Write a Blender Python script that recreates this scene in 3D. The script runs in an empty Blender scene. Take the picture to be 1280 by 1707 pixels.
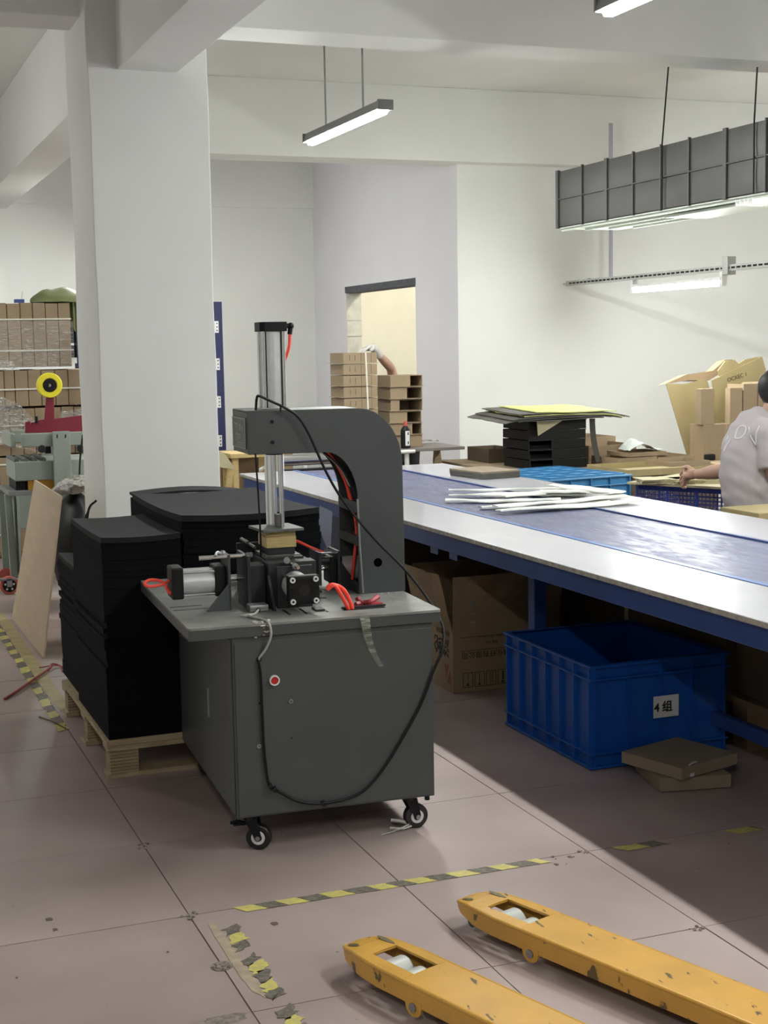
import bpy, bmesh, math, random
from mathutils import Vector, Matrix, noise
random.seed(7)
S = bpy.context.scene
COL = S.collection
PI = math.pi
def R(d): return math.radians(d)

# ------------------------------------------------------------------ camera
F_PX, CAM_H = 2392.7, 1.5
PIT, ROLL, YAW = 0.1150623, -0.0182518, 0.3674564
fw = Vector((math.sin(YAW)*math.cos(PIT), math.cos(YAW)*math.cos(PIT), -math.sin(PIT)))
rt0 = Vector((math.cos(YAW), -math.sin(YAW), 0)); up0 = rt0.cross(fw)
rt = math.cos(ROLL)*rt0 + math.sin(ROLL)*up0
up = -math.sin(ROLL)*rt0 + math.cos(ROLL)*up0
cam_d = bpy.data.cameras.new('camera'); cam = bpy.data.objects.new('camera', cam_d); COL.objects.link(cam)
M = Matrix((rt, up, -fw)).transposed().to_4x4(); M.translation = Vector((0, 0, CAM_H))
cam.matrix_world = M
cam_d.sensor_fit = 'VERTICAL'; cam_d.sensor_height = 36; cam_d.lens = 36*F_PX/1707
cam_d.clip_start = .05; cam_d.clip_end = 100
S.camera = cam

# ------------------------------------------------------------------ world and exposure
w = bpy.data.worlds.new('world'); S.world = w; w.use_nodes = True
w.node_tree.nodes['Background'].inputs[0].default_value = (.8, .86, 1, 1)
w.node_tree.nodes['Background'].inputs[1].default_value = .25
vs = S.view_settings
vs.view_transform = 'Standard'; vs.look = 'None'; vs.gamma = 1; vs.use_curve_mapping = False
vs.exposure = 1.42
TUBE = 85.0          # strength of every tube lamp in the hall

def at(px, py, ax, val):
    """point seen at a pixel of the 1280x1707 frame on the plane ax = val (used for measuring)"""
    d = fw + rt*((px-640)/F_PX) - up*((py-853.5)/F_PX)
    c = Vector((0, 0, CAM_H)); k = 'xyz'.index(ax)
    return c + d*((val-c[k])/d[k])

# ------------------------------------------------------------------ materials
def mat(name, col, rough=.6, metal=0., var=0., vscale=6., bump=0., bscale=40., spec=.5, emit=None, estr=0., coat=0., stretch=None, col2=None):
    m = bpy.data.materials.new(name); m.use_nodes = True
    nt = m.node_tree; b = nt.nodes['Principled BSDF']; L = nt.links
    b.inputs['Base Color'].default_value = (*col, 1)
    b.inputs['Roughness'].default_value = rough; b.inputs['Metallic'].default_value = metal
    b.inputs['Specular IOR Level'].default_value = spec
    if coat: b.inputs['Coat Weight'].default_value = coat; b.inputs['Coat Roughness'].default_value = .1
    if emit: b.inputs['Emission Color'].default_value = (*emit, 1); b.inputs['Emission Strength'].default_value = estr
    tc = nt.nodes.new('ShaderNodeTexCoord'); vec = tc.outputs['Object']
    if stretch:
        mp = nt.nodes.new('ShaderNodeMapping'); mp.inputs['Scale'].default_value = stretch
        L.new(vec, mp.inputs[0]); vec = mp.outputs[0]
    if var or col2:
        n = nt.nodes.new('ShaderNodeTexNoise'); n.inputs['Scale'].default_value = vscale; n.inputs['Detail'].default_value = 5
        L.new(vec, n.inputs['Vector'])
        mx = nt.nodes.new('ShaderNodeMix'); mx.data_type = 'RGBA'
        cr = nt.nodes.new('ShaderNodeMapRange'); cr.inputs[1].default_value = .3; cr.inputs[2].default_value = .7
        L.new(n.outputs[0], cr.inputs[0]); L.new(cr.outputs[0], mx.inputs[0])
        c2 = col2 or [min(1, c*(1+var)) for c in col]; c1 = col if col2 else [c*(1-var) for c in col]
        mx.inputs[6].default_value = (*c1, 1); mx.inputs[7].default_value = (*c2, 1)
        L.new(mx.outputs[2], b.inputs['Base Color'])
    if bump:
        n2 = nt.nodes.new('ShaderNodeTexNoise'); n2.inputs['Scale'].default_value = bscale; n2.inputs['Detail'].default_value = 4
        L.new(vec, n2.inputs['Vector'])
        bp = nt.nodes.new('ShaderNodeBump'); bp.inputs['Strength'].default_value = bump; bp.inputs['Distance'].default_value = .004
        L.new(n2.outputs[0], bp.inputs['Height']); L.new(bp.outputs[0], b.inputs['Normal'])
    return m

MT = dict(
    wall=mat('wall paint', (.80, .81, .79), .75, var=.035, vscale=1.2, bump=.25, bscale=5),
    wall2=mat('wall paint tinted by mixed light', (.70, .69, .72), .75, var=.035, vscale=1.2, bump=.25, bscale=5),  # lavender cast of mixed lamp light put into this wall's colour
    column=mat('column paint', (.74, .745, .74), .8, var=.03, vscale=2, bump=.4, bscale=7),
    room=mat('warm paint of the next room', (.83, .82, .73), .8, var=.02),
    lintel=mat('raw cement', (.085, .09, .1), .9, var=.2, vscale=20, bump=.5),
    jamb=mat('jamb plaster', (.62, .62, .57), .9, var=.12, vscale=12, bump=.6, bscale=30),
    grey=mat('grey machine enamel', (.058, .064, .066), .42, var=.07, vscale=5, bump=.06, bscale=60),
    greytop=mat('dusty steel plate', (.205, .207, .195), .5, var=.3, vscale=9, bump=.15, bscale=70, metal=.1),
    dark=mat('dark steel', (.024, .025, .027), .5, var=.25, vscale=20, bump=.1, spec=.35),
    midsteel=mat('worn steel', (.14, .145, .14), .45, var=.3, vscale=25, metal=.5, bump=.2),
    black=mat('black plastic', (.007, .007, .008), .5, spec=.25),
    void=mat('painted hole dark', (.002, .002, .002), 1, spec=0),
    blackgloss=mat('black rubber', (.01, .01, .011), .3),
    chrome=mat('chrome', (.75, .76, .76), .12, metal=1),
    alu=mat('anodised aluminium', (.62, .63, .64), .33, metal=.45, var=.05, vscale=30),
    alus=mat('cast aluminium', (.30, .31, .32), .45, metal=.7, var=.1),
    silver=mat('white steel plate', (.8, .8, .8), .35, metal=.3),
    red=mat('red air hose', (.95, .075, .045), .35, emit=None),
    redbtn=mat('red push button', (.45, .02, .02), .3),
    redtape=mat('red tape scrap', (.32, .04, .05), .5, var=.3, vscale=30),
    wood=mat('pale plywood', (.56, .42, .19), .7, var=.18, vscale=14, stretch=(2, 2, 30), bump=.3),
    palwood=mat('pallet plywood', (.40, .31, .19), .8, var=.25, vscale=8, stretch=(1, 1, 14), bump=.3),
    palwood2=mat('pallet plywood veneer dark', (.24, .175, .10), .85, var=.2),
    board=mat('plywood board', (.47, .37, .26), .7, var=.08, vscale=3, stretch=(1, 1, 6)),
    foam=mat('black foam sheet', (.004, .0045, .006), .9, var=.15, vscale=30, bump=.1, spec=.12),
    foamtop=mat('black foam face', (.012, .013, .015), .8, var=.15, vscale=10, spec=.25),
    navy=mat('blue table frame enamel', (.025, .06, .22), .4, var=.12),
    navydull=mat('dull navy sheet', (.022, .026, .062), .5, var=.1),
    lamin=mat('white laminate', (.47, .47, .52), .26, var=.03, vscale=3, coat=.3),
    blueline=mat('blue edging', (.10, .18, .42), .35),
    edge=mat('laminate edge chipboard', (.38, .36, .32), .8, var=.25, vscale=40),
    crate=mat('blue crate plastic', (.006, .078, .37), .36, var=.06, vscale=4),
    cratelight=mat('light blue crate plastic', (.045, .20, .40), .4, var=.06),
    cratenavy=mat('navy crate plastic', (.03, .05, .30), .4, var=.1),
    paper=mat('white paper label', (.62, .62, .64), .6),
    ink=mat('black ink', (.015, .015, .015), .7),
    inkbrown=mat('faded print', (.045, .025, .016), .8),
    inkred=mat('red brown print', (.28, .09, .04), .8),
    inkgreen=mat('green grey print', (.05, .06, .03), .8),
    inkgrey=mat('pale shirt print', (.62, .60, .62), .8),
    carton=mat('brown carton', (.29, .205, .12), .8, var=.08, vscale=4, bump=.15, bscale=12),
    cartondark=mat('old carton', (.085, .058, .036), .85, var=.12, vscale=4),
    kraft=mat('kraft board', (.29, .215, .135), .8, var=.07, vscale=5),
    kraft2=mat('olive kraft paper', (.33, .265, .13), .75, var=.1, vscale=5, bump=.2, bscale=9),
    kraftpale=mat('pale greyboard', (.47, .42, .27), .75, var=.07),
    kraftgreen=mat('yellow green board', (.52, .56, .20), .7, var=.12, vscale=5),
    greyboard=mat('dark greyboard', (.10, .095, .085), .85, var=.2),
    smallbox=mat('flat brown box', (.24, .19, .135), .75, var=.06),
    cloth=mat('pale fabric strip', (.74, .76, .70), .85, bump=.3, bscale=60, var=.05),
    yellow=mat('yellow truck paint', (.60, .33, .06), .38, var=.10, vscale=9, bump=.12, bscale=30),
    tapeY=mat('yellow floor tape', (.60, .54, .12), .55, vscale=55, col2=(.44, .38, .16)),
    tapeK=mat('dark floor tape', (.07, .066, .05), .6, vscale=70, col2=(.20, .17, .14)),
    residue=mat('tape residue', (.37, .30, .22), .7, var=.2, vscale=30),
    debris=mat('cement debris', (.20, .17, .15), .9, var=.5, vscale=60, bump=1),
    duct=mat('galvanised duct', (.075, .072, .07), .4, metal=.3, var=.12, vscale=3, bump=.1, bscale=6),
    galv=mat('galvanised strut', (.48, .48, .47), .4, metal=.7, var=.1),
    ductunder=mat('pale duct underside', (.66, .72, .66), .5),
    conduit=mat('grey conduit', (.42, .41, .45), .5),
    housing=mat('lamp housing', (.17, .17, .165), .45, metal=.4),
    tube=mat('lit tube', (1, 1, 1), .5, emit=(.975, 1.0, .945), estr=TUBE),
    wheel=mat('nylon wheel', (.46, .48, .45), .4, var=.06),
    wheelwhite=mat('white wheel rim', (.6, .6, .6), .4),
    wheelred=mat('red polyurethane tyre', (.48, .10, .08), .4),
    sealer=mat('grey green enamel', (.27, .31, .27), .4, var=.05),
    maroon=mat('maroon enamel', (.20, .012, .03), .35),
    rollyel=mat('yellow tape roll', (.82, .72, .03), .35),
    orange=mat('orange enamel', (.60, .30, .03), .5),
    strap=mat('white packing strap', (.70, .68, .60), .5),
    greensack=mat('olive sack', (.19, .215, .09), .6, var=.15, vscale=8),
    rag=mat('grey rag', (.30, .29, .27), .9, var=.4, vscale=25, bump=.5),
    rack=mat('navy rack upright', (.012, .018, .085), .5, var=.5, vscale=60),
    skin=mat('skin', (.42, .25, .18), .55, var=.06),
    glove=mat('knitted glove', (.55, .53, .50), .95, bump=.6, bscale=120, var=.12),
    shirt=mat('grey mauve cotton', (.40, .365, .385), .9, var=.05, bump=.2, bscale=14),
    shirtdark=mat('black cotton', (.012, .012, .015), .9),
    hair=mat('black hair', (.01, .01, .01), .5),
    trousers=mat('black trousers', (.015, .015, .018), .85),
    wirew=mat('grey cable', (.35, .34, .32), .5),
    dust=mat('glue crust', (.45, .44, .40), .8, var=.3, vscale=60, bump=.6),
    bottlecap=mat('red bottle cap', (.5, .05, .04), .4),
    pipe=mat('white pipe', (.75, .75, .70), .4),
    darkgreen=mat('under floor shade board', (.2, .2, .17), .8),
)

def film_mat(name, dens, tint=(.9, .9, .88), sc=30):
    m = bpy.data.materials.new(name); m.use_nodes = True; nt = m.node_tree; nt.nodes.clear()
    o = nt.nodes.new('ShaderNodeOutputMaterial'); tr = nt.nodes.new('ShaderNodeBsdfTransparent')
    gl = nt.nodes.new('ShaderNodeBsdfPrincipled'); gl.inputs['Base Color'].default_value = (*tint, 1); gl.inputs['Roughness'].default_value = .15
    mx = nt.nodes.new('ShaderNodeMixShader'); tc = nt.nodes.new('ShaderNodeTexCoord')
    mp = nt.nodes.new('ShaderNodeMapping'); mp.inputs['Rotation'].default_value = (0, .6, .2); mp.inputs['Scale'].default_value = (1, 1, 5)
    n = nt.nodes.new('ShaderNodeTexNoise'); n.inputs['Scale'].default_value = sc; n.inputs['Detail'].default_value = 5
    mr = nt.nodes.new('ShaderNodeMapRange'); mr.inputs[1].default_value = .5; mr.inputs[2].default_value = .75
    mr.inputs[3].default_value = dens*.35; mr.inputs[4].default_value = min(1, dens*2.2)
    bp = nt.nodes.new('ShaderNodeBump'); bp.inputs['Strength'].default_value = 1; bp.inputs['Distance'].default_value = .01
    nt.links.new(tc.outputs['Object'], mp.inputs[0]); nt.links.new(mp.outputs[0], n.inputs['Vector'])
    nt.links.new(n.outputs[0], mr.inputs[0]); nt.links.new(mr.outputs[0], mx.inputs[0])
    nt.links.new(n.outputs[0], bp.inputs['Height']); nt.links.new(bp.outputs[0], gl.inputs['Normal'])
    nt.links.new(tr.outputs[0], mx.inputs[1]); nt.links.new(gl.outputs[0], mx.inputs[2]); nt.links.new(mx.outputs[0], o.inputs[0])
    return m
MT['film'] = film_mat('stretch film', .16)
MT['filmthick'] = film_mat('crumpled stretch film', .38, sc=22)
MT['cleartape'] = film_mat('clear tape', .22, (.5, .52, .42), 15)

def floor_mat():
    m = bpy.data.materials.new('epoxy floor'); m.use_nodes = True; nt = m.node_tree; b = nt.nodes['Principled BSDF']; L = nt.links
    geo = nt.nodes.new('ShaderNodeNewGeometry'); oi = nt.nodes.new('ShaderNodeObjectInfo')
    n = nt.nodes.new('ShaderNodeTexNoise'); n.inputs['Scale'].default_value = 1.6; n.inputs['Detail'].default_value = 6
    L.new(geo.outputs['Position'], n.inputs['Vector'])
    r = nt.nodes.new('ShaderNodeValToRGB')
    r.color_ramp.elements[0].position = .3; r.color_ramp.elements[0].color = (.285, .220, .209, 1)
    r.color_ramp.elements[1].position = .72; r.color_ramp.elements[1].color = (.415, .332, .318, 1)
    L.new(n.outputs[0], r.inputs[0])
    hs = nt.nodes.new('ShaderNodeHueSaturation'); mr = nt.nodes.new('ShaderNodeMapRange')
    mr.inputs[3].default_value = .93; mr.inputs[4].default_value = 1.06
    L.new(oi.outputs['Random'], mr.inputs[0]); L.new(mr.outputs[0], hs.inputs['Value']); L.new(r.outputs[0], hs.inputs['Color'])
    # small dark specks and scuffs
    n2 = nt.nodes.new('ShaderNodeTexNoise'); n2.inputs['Scale'].default_value = 22; n2.inputs['Detail'].default_value = 2
    L.new(geo.outputs['Position'], n2.inputs['Vector'])
    mr2 = nt.nodes.new('ShaderNodeMapRange'); mr2.inputs[1].default_value = .76; mr2.inputs[2].default_value = .80
    L.new(n2.outputs[0], mr2.inputs[0])
    mx = nt.nodes.new('ShaderNodeMix'); mx.data_type = 'RGBA'; mx.inputs[7].default_value = (.09, .07, .065, 1)
    L.new(mr2.outputs[0], mx.inputs[0]); L.new(hs.outputs[0], mx.inputs[6]); L.new(mx.outputs[2], b.inputs['Base Color'])
    mr3 = nt.nodes.new('ShaderNodeMapRange'); mr3.inputs[3].default_value = .33; mr3.inputs[4].default_value = .55
    L.new(n.outputs[0], mr3.inputs[0]); L.new(mr3.outputs[0], b.inputs['Roughness'])
    bp = nt.nodes.new('ShaderNodeBump'); bp.inputs['Strength'].default_value = .15; bp.inputs['Distance'].default_value = .01
    n3 = nt.nodes.new('ShaderNodeTexNoise'); n3.inputs['Scale'].default_value = 5; L.new(geo.outputs['Position'], n3.inputs['Vector'])
    L.new(n3.outputs[0], bp.inputs['Height']); L.new(bp.outputs[0], b.inputs['Normal'])
    return m
MT['floor'] = floor_mat()
MT['grout'] = mat('floor joint', (.13, .095, .085), .9, var=.3, vscale=20)

def belt_mat():
    m = mat('conveyor belt', (.115, .12, .205), .3, var=.12, vscale=4)
    nt = m.node_tree; b = nt.nodes['Principled BSDF']; L = nt.links
    tc = nt.nodes.new('ShaderNodeTexCoord'); mp = nt.nodes.new('ShaderNodeMapping'); mp.inputs['Scale'].default_value = (14, 3.5, 1)
    L.new(tc.outputs['Object'], mp.inputs[0])
    n = nt.nodes.new('ShaderNodeTexNoise'); n.inputs['Scale'].default_value = 1.6; n.inputs['Detail'].default_value = 8; n.inputs['Distortion'].default_value = 1.2
    L.new(mp.outputs[0], n.inputs['Vector'])
    mr = nt.nodes.new('ShaderNodeMapRange'); mr.inputs[1].default_value = .35; mr.inputs[2].default_value = .7; mr.inputs[3].default_value = .3; mr.inputs[4].default_value = .62
    L.new(n.outputs[0], mr.inputs[0]); L.new(mr.outputs[0], b.inputs['Roughness'])
    bp = nt.nodes.new('ShaderNodeBump'); bp.inputs['Strength'].default_value = .5; bp.inputs['Distance'].default_value = .004
    L.new(n.outputs[0], bp.inputs['Height']); L.new(bp.outputs[0], b.inputs['Normal'])
    return m
MT['belt'] = belt_mat()

def pattern_mat():
    m = bpy.data.materials.new('black shirt with white strokes'); m.use_nodes = True; nt = m.node_tree; b = nt.nodes['Principled BSDF']
    tc = nt.nodes.new('ShaderNodeTexCoord'); wv = nt.nodes.new('ShaderNodeTexWave'); wv.inputs['Scale'].default_value = 14; wv.inputs['Distortion'].default_value = 9
    wv.inputs['Detail'].default_value = 3; wv.bands_direction = 'DIAGONAL'
    r = nt.nodes.new('ShaderNodeValToRGB'); r.color_ramp.elements[0].position = .72; r.color_ramp.elements[0].color = (.012, .012, .015, 1)
    r.color_ramp.elements[1].position = .8; r.color_ramp.elements[1].color = (.4, .4, .42, 1)
    nt.links.new(tc.outputs['Object'], wv.inputs[0]); nt.links.new(wv.outputs[0], r.inputs[0]); nt.links.new(r.outputs[0], b.inputs['Base Color'])
    b.inputs['Roughness'].default_value = .9
    return m
MT['pattern'] = pattern_mat()

# yellow paint with worn dark patches at tips
def worn_yellow():
    m = MT['yellow']; nt = m.node_tree; b = nt.nodes['Principled BSDF']; L = nt.links
    src = b.inputs['Base Color'].links[0].from_socket
    tc = nt.nodes.new('ShaderNodeTexCoord')
    mp = nt.nodes.new('ShaderNodeMapping'); mp.inputs['Scale'].default_value = (3, 1, 1); L.new(tc.outputs['Object'], mp.inputs[0])
    n = nt.nodes.new('ShaderNodeTexNoise'); n.inputs['Scale'].default_value = 13; n.inputs['Detail'].default_value = 7; L.new(mp.outputs[0], n.inputs['Vector'])
    mr = nt.nodes.new('ShaderNodeMapRange'); mr.inputs[1].default_value = .65; mr.inputs[2].default_value = .68; L.new(n.outputs[0], mr.inputs[0])
    mx = nt.nodes.new('ShaderNodeMix'); mx.data_type = 'RGBA'; mx.inputs[7].default_value = (.12, .085, .03, 1)
    L.new(mr.outputs[0], mx.inputs[0]); L.new(src, mx.inputs[6]); L.new(mx.outputs[2], b.inputs['Base Color'])
worn_yellow()
MT['bare'] = mat('bare worn metal', (.13, .12, .06), .5, var=.3, vscale=40)

# ------------------------------------------------------------------ geometry helpers
class MB:
    def __init__(s): s.bm = bmesh.new()
    def box(s, lo, hi, rz=0, tilt=None, pivot=None):
        lo, hi = Vector(lo), Vector(hi); c = (lo+hi)/2; d = hi-lo
        M = Matrix.Translation(c)
        if rz or tilt:
            pv = Vector(pivot) if pivot else c
            T = Matrix.Rotation(rz, 4, 'Z')
            if tilt: T = T @ Matrix.Rotation(tilt[0], 4, 'X') @ Matrix.Rotation(tilt[1], 4, 'Y')
            M = Matrix.Translation(pv) @ T @ Matrix.Translation(c-pv)
        bmesh.ops.create_cube(s.bm, size=1, matrix=M @ Matrix.Diagonal((*d, 1)))
        return s
    def cyl(s, a, b, r, n=16, r2=None, caps=True):
        a, b = Vector(a), Vector(b); d = b-a
        M = Matrix.Translation((a+b)/2) @ d.to_track_quat('Z', 'Y').to_matrix().to_4x4()
        bmesh.ops.create_cone(s.bm, cap_ends=caps, segments=n, radius1=r, radius2=r if r2 is None else r2, depth=d.length, matrix=M)
        return s
    def ball(s, c, r, sc=(1, 1, 1), n=12):
        bmesh.ops.create_uvsphere(s.bm, u_segments=n, v_segments=max(6, n*2//3), radius=r, matrix=Matrix.Translation(c) @ Matrix.Diagonal((*sc, 1)))
        return s
    def tube(s, pts, r, n=8, smooth=6):
        P = catmull([Vector(p) for p in pts], smooth) if smooth > 1 else [Vector(p) for p in pts]
        rings = []; prev = None
        for i, p in enumerate(P):
            t = (P[min(i+1, len(P)-1)] - P[max(i-1, 0)]).normalized()
            if prev is None:
                a = t.orthogonal().normalized()
            else:
                a = (prev - t*prev.dot(t)); a = a.normalized() if a.length > 1e-6 else t.orthogonal().normalized()
            prev = a; b = t.cross(a)
            rings.append([s.bm.verts.new(p + (a*math.cos(2*PI*k/n)+b*math.sin(2*PI*k/n))*r) for k in range(n)])
        for q0, q1 in zip(rings, rings[1:]):
            for k in range(n): s.bm.faces.new((q0[k], q0[(k+1) % n], q1[(k+1) % n], q1[k]))
        s.bm.faces.new(rings[0][::-1]); s.bm.faces.new(rings[-1])
        return s
    def poly(s, pts, off):
        """solid from a flat outline (3D points) pushed by the vector off"""
        off = Vector(off); a = [s.bm.verts.new(Vector(p)) for p in pts]; b = [s.bm.verts.new(Vector(p)+off) for p in pts]
        n = len(a); f1 = s.bm.faces.new(a[::-1]); f2 = s.bm.faces.new(b)
        for k in range(n): s.bm.faces.new((a[k], a[(k+1) % n], b[(k+1) % n], b[k]))
        return s
    def sheet(s, fn, nu, nv, th):
        """curved sheet with thickness: fn(u,v)->point"""
        top = [[s.bm.verts.new(Vector(fn(i/nu, j/nv))) for j in range(nv+1)] for i in range(nu+1)]
        bot = [[s.bm.verts.new(v.co - Vector((0, 0, th)) if not isinstance(th, Vector) else v.co-th) for v in row] for row in top]
        for i in range(nu):
            for j in range(nv):
                s.bm.faces.new((top[i][j], top[i+1][j], top[i+1][j+1], top[i][j+1]))
                s.bm.faces.new((bot[i][j], bot[i][j+1], bot[i+1][j+1], bot[i+1][j]))
        for i in range(nu):
            s.bm.faces.new((top[i][0], bot[i][0], bot[i+1][0], top[i+1][0])); s.bm.faces.new((top[i][nv], top[i+1][nv], bot[i+1][nv], bot[i][nv]))
        for j in range(nv):
            s.bm.faces.new((top[0][j], top[0][j+1], bot[0][j+1], bot[0][j])); s.bm.faces.new((top[nu][j], bot[nu][j], bot[nu][j+1], top[nu][j+1]))
        return s
    def ring(s, c, ax, r0, r1, h, n=32):
        c = Vector(c); ax = Vector(ax).normalized(); a = ax.orthogonal().normalized(); b = ax.cross(a)
        V = []
        for k in range(n):
            d = a*math.cos(2*PI*k/n)+b*math.sin(2*PI*k/n)
            V.append([s.bm.verts.new(c+d*r0-ax*h/2), s.bm.verts.new(c+d*r1-ax*h/2), s.bm.verts.new(c+d*r1+ax*h/2), s.bm.verts.new(c+d*r0+ax*h/2)])
        for k in range(n):
            q, t = V[k], V[(k+1) % n]
            for m in range(4): s.bm.faces.new((q[m], t[m], t[(m+1) % 4], q[(m+1) % 4]))
        return s

def catmull(P, n):
    if len(P) < 3: return P
    out = []
    Q = [2*P[0]-P[1]]+P+[2*P[-1]-P[-2]]
    for i in range(1, len(Q)-2):
        p0, p1, p2, p3 = Q[i-1:i+3]
        for k in range(n):
            t = k/n
            out.append(.5*((2*p1)+(p2-p0)*t+(2*p0-5*p1+4*p2-p3)*t*t+(3*p1-p0-3*p2+p3)*t**3))
    out.append(P[-1]); return out

INV = {}
def wm(o):
    m = Matrix.LocRotScale(o.location, o.rotation_euler, o.scale)
    return wm(o.parent) @ m if o.parent else m

def put(name, mb, m, parent=None, bevel=0., smooth=False, local=False, origin=None):
    """link a shape as ONE mesh object. Shapes are given in world space unless local is set"""
    bm = mb.bm
    bmesh.ops.recalc_face_normals(bm, faces=bm.faces)
    me = bpy.data.meshes.new(name)
    o = bpy.data.objects.new(name, me); COL.objects.link(o)
    if parent:
        o.parent = parent
        if not local: bm.transform(wm(parent).inverted())
    elif not local:
        xs = [v.co for v in bm.verts]
        c = Vector(origin) if origin else Vector(((min(v.x for v in xs)+max(v.x for v in xs))/2, (min(v.y for v in xs)+max(v.y for v in xs))/2, min(v.z for v in xs)))
        bm.transform(Matrix.Translation(-c)); o.location = c
    bm.to_mesh(me); bm.free()
    me.materials.append(MT[m] if isinstance(m, str) else m)
    if smooth:
        for p in me.polygons: p.use_smooth = True
        me.set_sharp_from_angle(angle=R(38))
    if bevel:
        b = o.modifiers.new('bevel', 'BEVEL'); b.width = bevel; b.segments = 2; b.limit_method = 'ANGLE'; b.angle_limit = R(40)
    return o

def tag(o, label, cat, group=None):
    o['label'] = label; o['category'] = cat
    if group: o['group'] = group
    return o
def thing(name, label, cat, loc=(0, 0, 0), rz=0, group=None):
    o = bpy.data.objects.new(name, None); COL.objects.link(o); o.location = loc; o.rotation_euler = (0, 0, rz)
    o.empty_display_size = .05
    return tag(o, label, cat, group)
def struct(name, mb, m, bevel=0, smooth=False, parent=None):
    o = put(name, mb, m, parent, bevel, smooth)
    if not parent: o['kind'] = 'structure'
    return o
def label(o, t): o['label'] = t; return o
def dup(root, loc=None, rz=None, lab=None, group=None):
    def cp(o, par):
        c = o.copy(); COL.objects.link(c); c.parent = par
        for ch in o.children: cp(ch, c)
        return c
    r = cp(root, None)
    if loc is not None: r.location = loc
    if rz is not None: r.rotation_euler = (0, 0, rz)
    if lab: r['label'] = lab
    if group: r['group'] = group
    return r

def lettering(name, body, size, m, parent, origin, xdir, ydir, ext=.0004, align='LEFT', bold=0.):
    """flat print: text laid with its x along xdir and its up along ydir, world space"""
    c = bpy.data.curves.new(name, 'FONT'); c.body = body; c.size = size; c.extrude = ext; c.align_x = align; c.offset = bold
    t = bpy.data.objects.new(name+' src', c); COL.objects.link(t)
    dg = bpy.context.evaluated_depsgraph_get(); dg.update()
    me = bpy.data.meshes.new_from_object(t.evaluated_get(dg)); bpy.data.objects.remove(t)
    X = Vector(xdir).normalized(); Y = Vector(ydir).normalized(); Z = X.cross(Y)
    T = Matrix((X, Y, Z)).transposed().to_4x4(); T.translation = Vector(origin)
    if parent: T = wm(parent).inverted() @ T
    me.transform(T); me.materials.clear(); me.materials.append(MT[m])
    o = bpy.data.objects.new(name, me); COL.objects.link(o); o.parent = parent
    return o

# ================================================================== THE SETTING
XW, YB, YF, XR = 4.68, 10.45, 14.0, 8.6     # window wall, white back wall, far wall, right wall
XLW, YN, ZC = -4.5, -5.0, 3.45
fl = struct('floor', MB().box((XLW-.2, YN-.2, -.15), (XR+2.2, YF+.2, -.012)), 'grout')
tile_me = None
k = 0
for i in range(-7, 13):
    for j in range(-1, 18):
        x0 = .82+.602*i; y0 = 3.63+.607*(j-4)
        if y0 < 1.2 or x0 < -.5 or x0 > 6.3 or y0 > YF-.05: continue
        if tile_me is None:
            b = bmesh.new(); bmesh.ops.create_cube(b, size=1, matrix=Matrix.Translation((.301, .3035, -.006)) @ Matrix.Diagonal((.5985, .6035, .012, 1)))
            tile_me = bpy.data.meshes.new('floor_tile'); b.to_mesh(tile_me); b.free(); tile_me.materials.append(MT['floor'])
        o = bpy.data.objects.new('floor_tile', tile_me); COL.objects.link(o); o.parent = fl
        o.location = Vector((x0, y0, 0)) - fl.location; o.location.z += random.uniform(-.0008, .0004); k += 1
# the floor outside the tiles that can be seen: same finish, one slab each side
b = MB()
b.box((XLW, YN, -.012), (.215, YF, -.0005)).box((.2165, YN, -.012), (6.835, 1.2, -.0005)).box((6.85, YN, -.012), (XR, YF, -.0005))
o = put('outer_slab', b, 'floor', fl); o['kind'] = 'stuff'

struct('ceiling', MB().box((XLW-.2, YN-.2, ZC), (XR+2.2, YF+.2, ZC+.2)), 'wall')
struct('wall_back', MB().box((XW, YB-.003, 0), (XR+.2, YB+.2, ZC)), 'wall')
struct('wall_right', MB().box((XR, YN, 0), (XR+.2, YB, ZC)), 'wall')
struct('wall_far', MB().box((XLW, YF, 0), (XW, YF+.2, ZC)), 'wall')
struct('wall_left', MB().box((XLW-.2, YN, 0), (XLW, YF, ZC)), 'wall')
struct('wall_near', MB().box((XLW, YN-.2, 0), (XR, YN, ZC)), 'wall')
# window wall with its opening
wt = .15
ya = at(693, 500, 'x', XW).y; yb = at(577, 500, 'x', XW).y; zt = at(692, 474, 'x', XW).z
zs = .86
bx = MB().box((XW-.003, YB, 0), (XW+wt, ya, ZC)).box((XW-.003, yb, 0), (XW+wt, YF, ZC)).box((XW-.003, ya, zt), (XW+wt, yb, ZC)).box((XW-.003, ya, 0), (XW+wt, yb, zs))
struct('wall_window', bx, 'wall2')
w1 = struct('window_1', MB().box((XW-.004, ya-.01, zt-.005), (XW+wt+.004, yb+.02, zt+.055)), 'lintel')
put('jamb_lining', MB().box((XW+.001, yb-.006, 1.75), (XW+wt, yb-.0005, zt-.006)).box((XW+.001, yb-.009, 1.6), (XW+wt, yb-.0005, 1.742)).box((XW+.001, yb-.006, zs), (XW+wt, yb-.0005, 1.592)), 'jamb', w1)
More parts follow.
